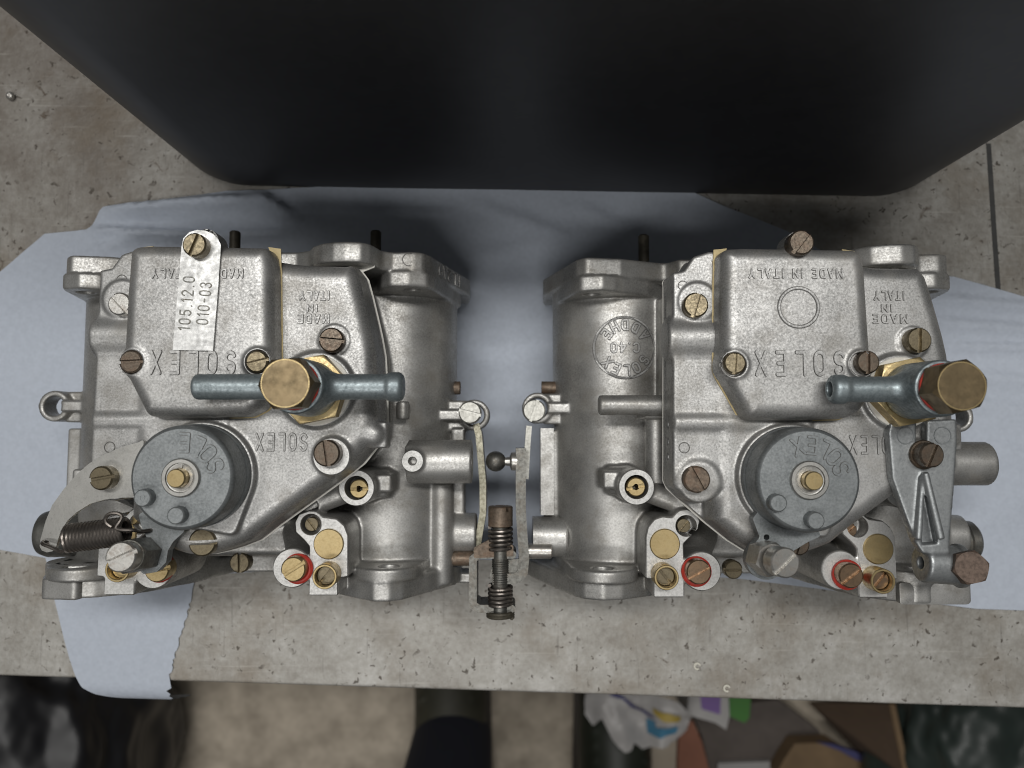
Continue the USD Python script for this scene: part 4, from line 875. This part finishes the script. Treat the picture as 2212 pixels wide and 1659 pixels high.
M['whitebag'] = plain('white_polythene', (0.40, 0.385, 0.375), 0.45, noise=20, spread=0.2)
M['card'] = plain('brown_cardboard', (0.19, 0.115, 0.062), 0.8, noise=30, spread=0.2)
M['cardin'] = plain('dark_cardboard', (0.085, 0.055, 0.034), 0.85, noise=30, spread=0.25)
M['brick'] = plain('red_brown_board', (0.27, 0.115, 0.072), 0.8, noise=25, spread=0.2)
M['cream'] = plain('cream_board', (0.42, 0.36, 0.285), 0.8, noise=20, spread=0.15)
M['purple'] = plain('purple_print', (0.17, 0.10, 0.28), 0.6); M['yellow'] = plain('yellow_print', (0.34, 0.25, 0.05), 0.6)
M['cyan'] = plain('blue_print', (0.05, 0.17, 0.27), 0.6); M['navyprint'] = plain('navy_print', (0.05, 0.05, 0.14), 0.6)
M['green'] = plain('green_plastic', (0.05, 0.17, 0.03), 0.5); M['greywood'] = plain('grey_board', (0.12, 0.10, 0.088), 0.8, noise=20, spread=0.35)
M['tan'] = plain('tan_card', (0.22, 0.145, 0.078), 0.8, noise=20, spread=0.3)
M['navy'] = plain('navy_cloth', (0.008, 0.010, 0.022), 0.9); M['khaki'] = plain('dark_olive_leather', (0.05, 0.048, 0.032), 0.6, noise=40, spread=0.35)
M['sole'] = plain('shoe_sole', (0.06, 0.05, 0.04), 0.7); M['boot'] = plain('black_green_leather', (0.022, 0.026, 0.018), 0.5, noise=40, spread=0.3)
# bin bag
c = at(20, 1560, 190); single('bin_bag', rock(c + [-150, -60, 0], (380, 330, 270), 5, 0.2, 1.1, 6, 0.35), M['binbag'], 'crumpled black bin bag on the floor at the left', 'bag', smooth=True)
# slab of planks: person in boots and navy trousers
def person():
    t = Thing('person', (at(1050, 1700, 0)[0], -700, FL), 'person standing at the bench in dark olive boots and navy trousers', 'person')
    sk = plain('skin_hidden', (0.4, 0.27, 0.2), 0.6)
    feet = (((975, 1556), -1), ((1330, 1690), 1))
    parts = []
    hips = np.array([45, -860, FL + 1010])
    f2 = Field((-260, -1100, FL - 10), (330, -420, FL + 1130), 10.0, 100)
    for (px, py), sd in feet:
        cuff = at(px, py, 120); toe = np.array([cuff[0] + sd * 8, cuff[1] + 150, FL + 50]); ank = np.array([cuff[0], cuff[1] - 72, FL + 110]); knee = np.array([cuff[0] - sd * 4, cuff[1] - 80, FL + 560]); hip = np.array([45 + sd * 95, hips[1], FL + 980])
        f2.add(cyl(ank, knee, 46, 62, rd=20), 20); f2.add(cyl(knee, hip, 66, 92, rd=30), 20); f2.add(cyl(ank - [0, 0, 60], toe - [0, 30, 10], 38, 30, rd=28), 25)
        parts.append((toe, ank, knee, hip, sd))
    f2.add(cyl((-20, hips[1], FL + 1020), (110, hips[1], FL + 1020), 110, rd=60), 40)
    f2.add(cyl((45, hips[1], FL + 1000), (45, hips[1] - 10, FL + 1115), 140, rd=30), 30)
    part(t, 'body', f2.mesh(), sk)
    f3 = Field((-300, -1120, FL + 40), (370, -420, FL + 1120), 10.0, 100)
    for toe, ank, knee, hip, sd in parts:
        f3.add(cyl(ank + [0, 30, -25], knee, 70, 76, rd=6), 20); f3.add(cyl(knee, hip, 80, 108, rd=30), 20)
    f3.add(cyl((-20, hips[1], FL + 1020), (110, hips[1], FL + 1020), 125, rd=60), 40)
    part(t, 'trousers', f3.mesh(), M['navy'])
    for i, (toe, ank, knee, hip, sd) in enumerate(parts):
        b = Field(ank - [110, 180, 105], (toe[0] + 110, toe[1] + 110, FL + 240), 5.0, 100); m_ = M['khaki'] if i == 0 else M['boot']
        b.add(cyl((toe[0], toe[1], FL + 48), (ank[0], ank[1], FL + 64), 66, 58, rd=40), 20)
        b.add(cyl((toe[0], toe[1] - 60, FL + 66), (ank[0], ank[1], FL + 130), 58, 66, rd=30), 25)
        b.add(cyl((ank[0], ank[1] - 60, FL + 50), (ank[0], ank[1] - 10, FL + 60), 56, rd=20), 20)
        for q in range(3): b.add(cyl((toe[0] - 50, toe[1] - 66 - 22 * q, FL + 112 + 9 * q), (toe[0] + 50, toe[1] - 66 - 22 * q, FL + 112 + 9 * q), 5, rd=4), 6)
        v, fc, n = b.mesh(); v[:, 2] = np.maximum(v[:, 2], FL + 14)
        bo = part(t, 'boot', (v, fc, n), m_)
        so = LineString([(toe[0], toe[1]), (ank[0], ank[1] - 60)]).buffer(70)
        part((t, bo[1]), 'sole', O(extrude(so, 26), (0, 0, FL + 0.5)), M['sole'])
person()
def slab(name, pts, h0, h1, mat, label, cat, prints=(), dz=0):
    """a board or box lying on the floor: its outline, underside and top height"""
    P = Polygon([tuple(at(x, y, h1)[:2]) for x, y in pts]).buffer(0)
    t = Thing(name, (P.centroid.x, P.centroid.y, FL + h0), label, cat)
    part(t, 'panel', O(extrude(P, h1 - h0), (0, 0, FL + h0)), mat)
    for pp, mm in prints:
        q = Polygon([tuple(at(x, y, h1 + 2)[:2]) for x, y in pp]); part(t, 'printed_patch', O(extrude(q, 3), (0, 0, FL + h1 - 1)), mm)
    return t
W = lambda a, b: (1106 + 0.5 * a, 1244 + 0.5 * b)      # a measuring grid for the clutter
Z = lambda a, b: (1106 + 0.25 * a, 1451.6 + 0.25 * b)
Q = lambda a, b: (1659 + 0.25 * a, 1451.6 + 0.25 * b)
slab('cream_board', [Z(1190, 560), Z(1430, 500), Z(1430, 1000), Z(1190, 1000)], 20, 60, M['cream'], 'cream board standing between the black boot and the red-brown board', 'board')
slab('red_board', [Z(1445, 470), Z(1560, 420), Z(1640, 600), Z(1700, 830), Z(1730, 1000), Z(1425, 1000)], 10, 75, M['brick'], 'red-brown board lying on the floor right of the cream board', 'board')
slab('grey_board', [Z(1540, 330), Z(2300, 240), Z(2650, 500), Z(2900, 1000), Z(1740, 1000), Z(1640, 560)], 2, 30, M['greywood'], 'dirty grey-brown board lying flat under the cardboard scraps', 'board')
slab('white_strip', [Z(1780, 790), Z(2230, 775), Z(2230, 900), Z(1780, 900)], 31, 42, M['whitebag'], 'white strip of card at the bottom edge beside the red-brown board', 'card strip')
slab('green_tub', [Z(1850, 210), Z(2065, 220), Z(2050, 400), Z(2010, 440), Z(1870, 380)], 40, 120, M['green'], 'bright green plastic strip poking out beneath the bench edge', 'plastic strip')
slab('printed_carton', [Z(1530, 180), Z(1870, 200), Z(1880, 380), Z(1850, 500), Z(1760, 440), Z(1510, 370)], 60, 150, M['whitebag'], 'white and purple printed carton peeping out below the bench edge', 'carton', (([Z(1625, 190), Z(1805, 190), Z(1800, 370), Z(1640, 320)], M['purple']),))
# white carrier bag with printing
def carrier():
    pts = [Z(630, 160), Z(620, 330), Z(690, 430), Z(780, 410), Z(860, 560), Z(960, 660), Z(1020, 650), Z(1050, 600), Z(1120, 650), Z(1200, 630), Z(1330, 620), Z(1500, 480), Z(1530, 330), Z(1400, 200), Z(1000, 160)]
    P = [tuple(at(x, y, 170)[:2]) for x, y in pts]
    def zf(p):
        n = meshkit.fbm(np.c_[p / 90, np.zeros(len(p))], 4, 11)
        return np.c_[p, FL + 120 + 130 * n + 30 * np.abs(meshkit.fbm(np.c_[p / 35, np.ones(len(p))], 3, 5) - .5)]
    t = Thing('carrier_bag', (P[0][0], P[0][1], FL), 'crumpled white carrier bag with blue and yellow print draped before the black boot', 'bag')
    part(t, 'bag_skin', sheet(P, 9, zf), M['whitebag'], True)
    for pp, mm in (([Z(1215, 310), Z(1430, 340), Z(1440, 400), Z(1290, 400), Z(1220, 350)], M['yellow']), ([Z(1180, 440), Z(1240, 440), Z(1250, 490), Z(1380, 440), Z(1420, 440), Z(1400, 500), Z(1290, 560), Z(1190, 565)], M['cyan']), ([Z(860, 190), Z(960, 230), Z(1100, 330), Z(1240, 400), Z(1190, 410), Z(1060, 340), Z(960, 260), Z(860, 240)], M['navyprint'])):
        q = [tuple(at(x, y, 180)[:2]) for x, y in pp]
        v, fc = sheet(q, 8, lambda p: zf(p) + [0, 0, 4]); part(t, 'printed_patch', (v, fc), mm, True)
carrier()
# open cardboard carton, tan scraps, green bag
def card(name, quad, label, mat, cat='cardboard', edge_mat=None, th=6):
    q = [at(x, y, h) for x, y, h in quad]; q = np.array(q); n = np.cross(q[1] - q[0], q[2] - q[0]); n /= np.linalg.norm(n)
    t = Thing(name, q.mean(0), label, cat)
    v = np.vstack([q - n * th / 2, q + n * th / 2]); part(t, 'sheet', m3.Manifold.hull_points(v), mat)
    if edge_mat is not None: part(t, 'edge', sweep(np.array([q[1], q[2]]), th * 0.9, 8), edge_mat)
card('cardboard_flap', [Q(360, 260) + (60,), Q(1070, 270) + (190,), Q(1200, 900) + (190,), Q(1000, 900) + (60,)], 'dark brown cardboard flap standing up with a pale cut edge', M['cardin'], edge_mat=M['tan'])
card('cardboard_sheet', [Q(1180, 620) + (40,), Q(1330, 640) + (40,), Q(1620, 900) + (40,), Q(1200, 900) + (40,)], 'reddish brown cardboard sheet between the flap and the green bag', M['brick'])
slab('cardboard_scrap', [Q(230, 620), Q(560, 610), Q(700, 700), Q(900, 800), Q(950, 900), Q(60, 900), Q(150, 740)], 32, 70, M['tan'], 'tan cardboard scrap lying at the bottom edge left of the flap', 'cardboard')
slab('dark_strap', [Q(430, 610), Q(560, 625), Q(760, 690), Q(880, 760), Q(900, 800), Q(760, 760), Q(620, 680)], 71, 80, M['navyprint'], 'dark blue strap lying across the tan cardboard scrap', 'strap')
c = at(2120, 1590, 150); single('refuse_sack', rock(c + [95, -60, -40], (265, 260, 190), 12, 0.2, 0.9, 6, 0.35), M['greenbag'], 'glossy dark green refuse sack on the floor at the right', 'sack', smooth=True)
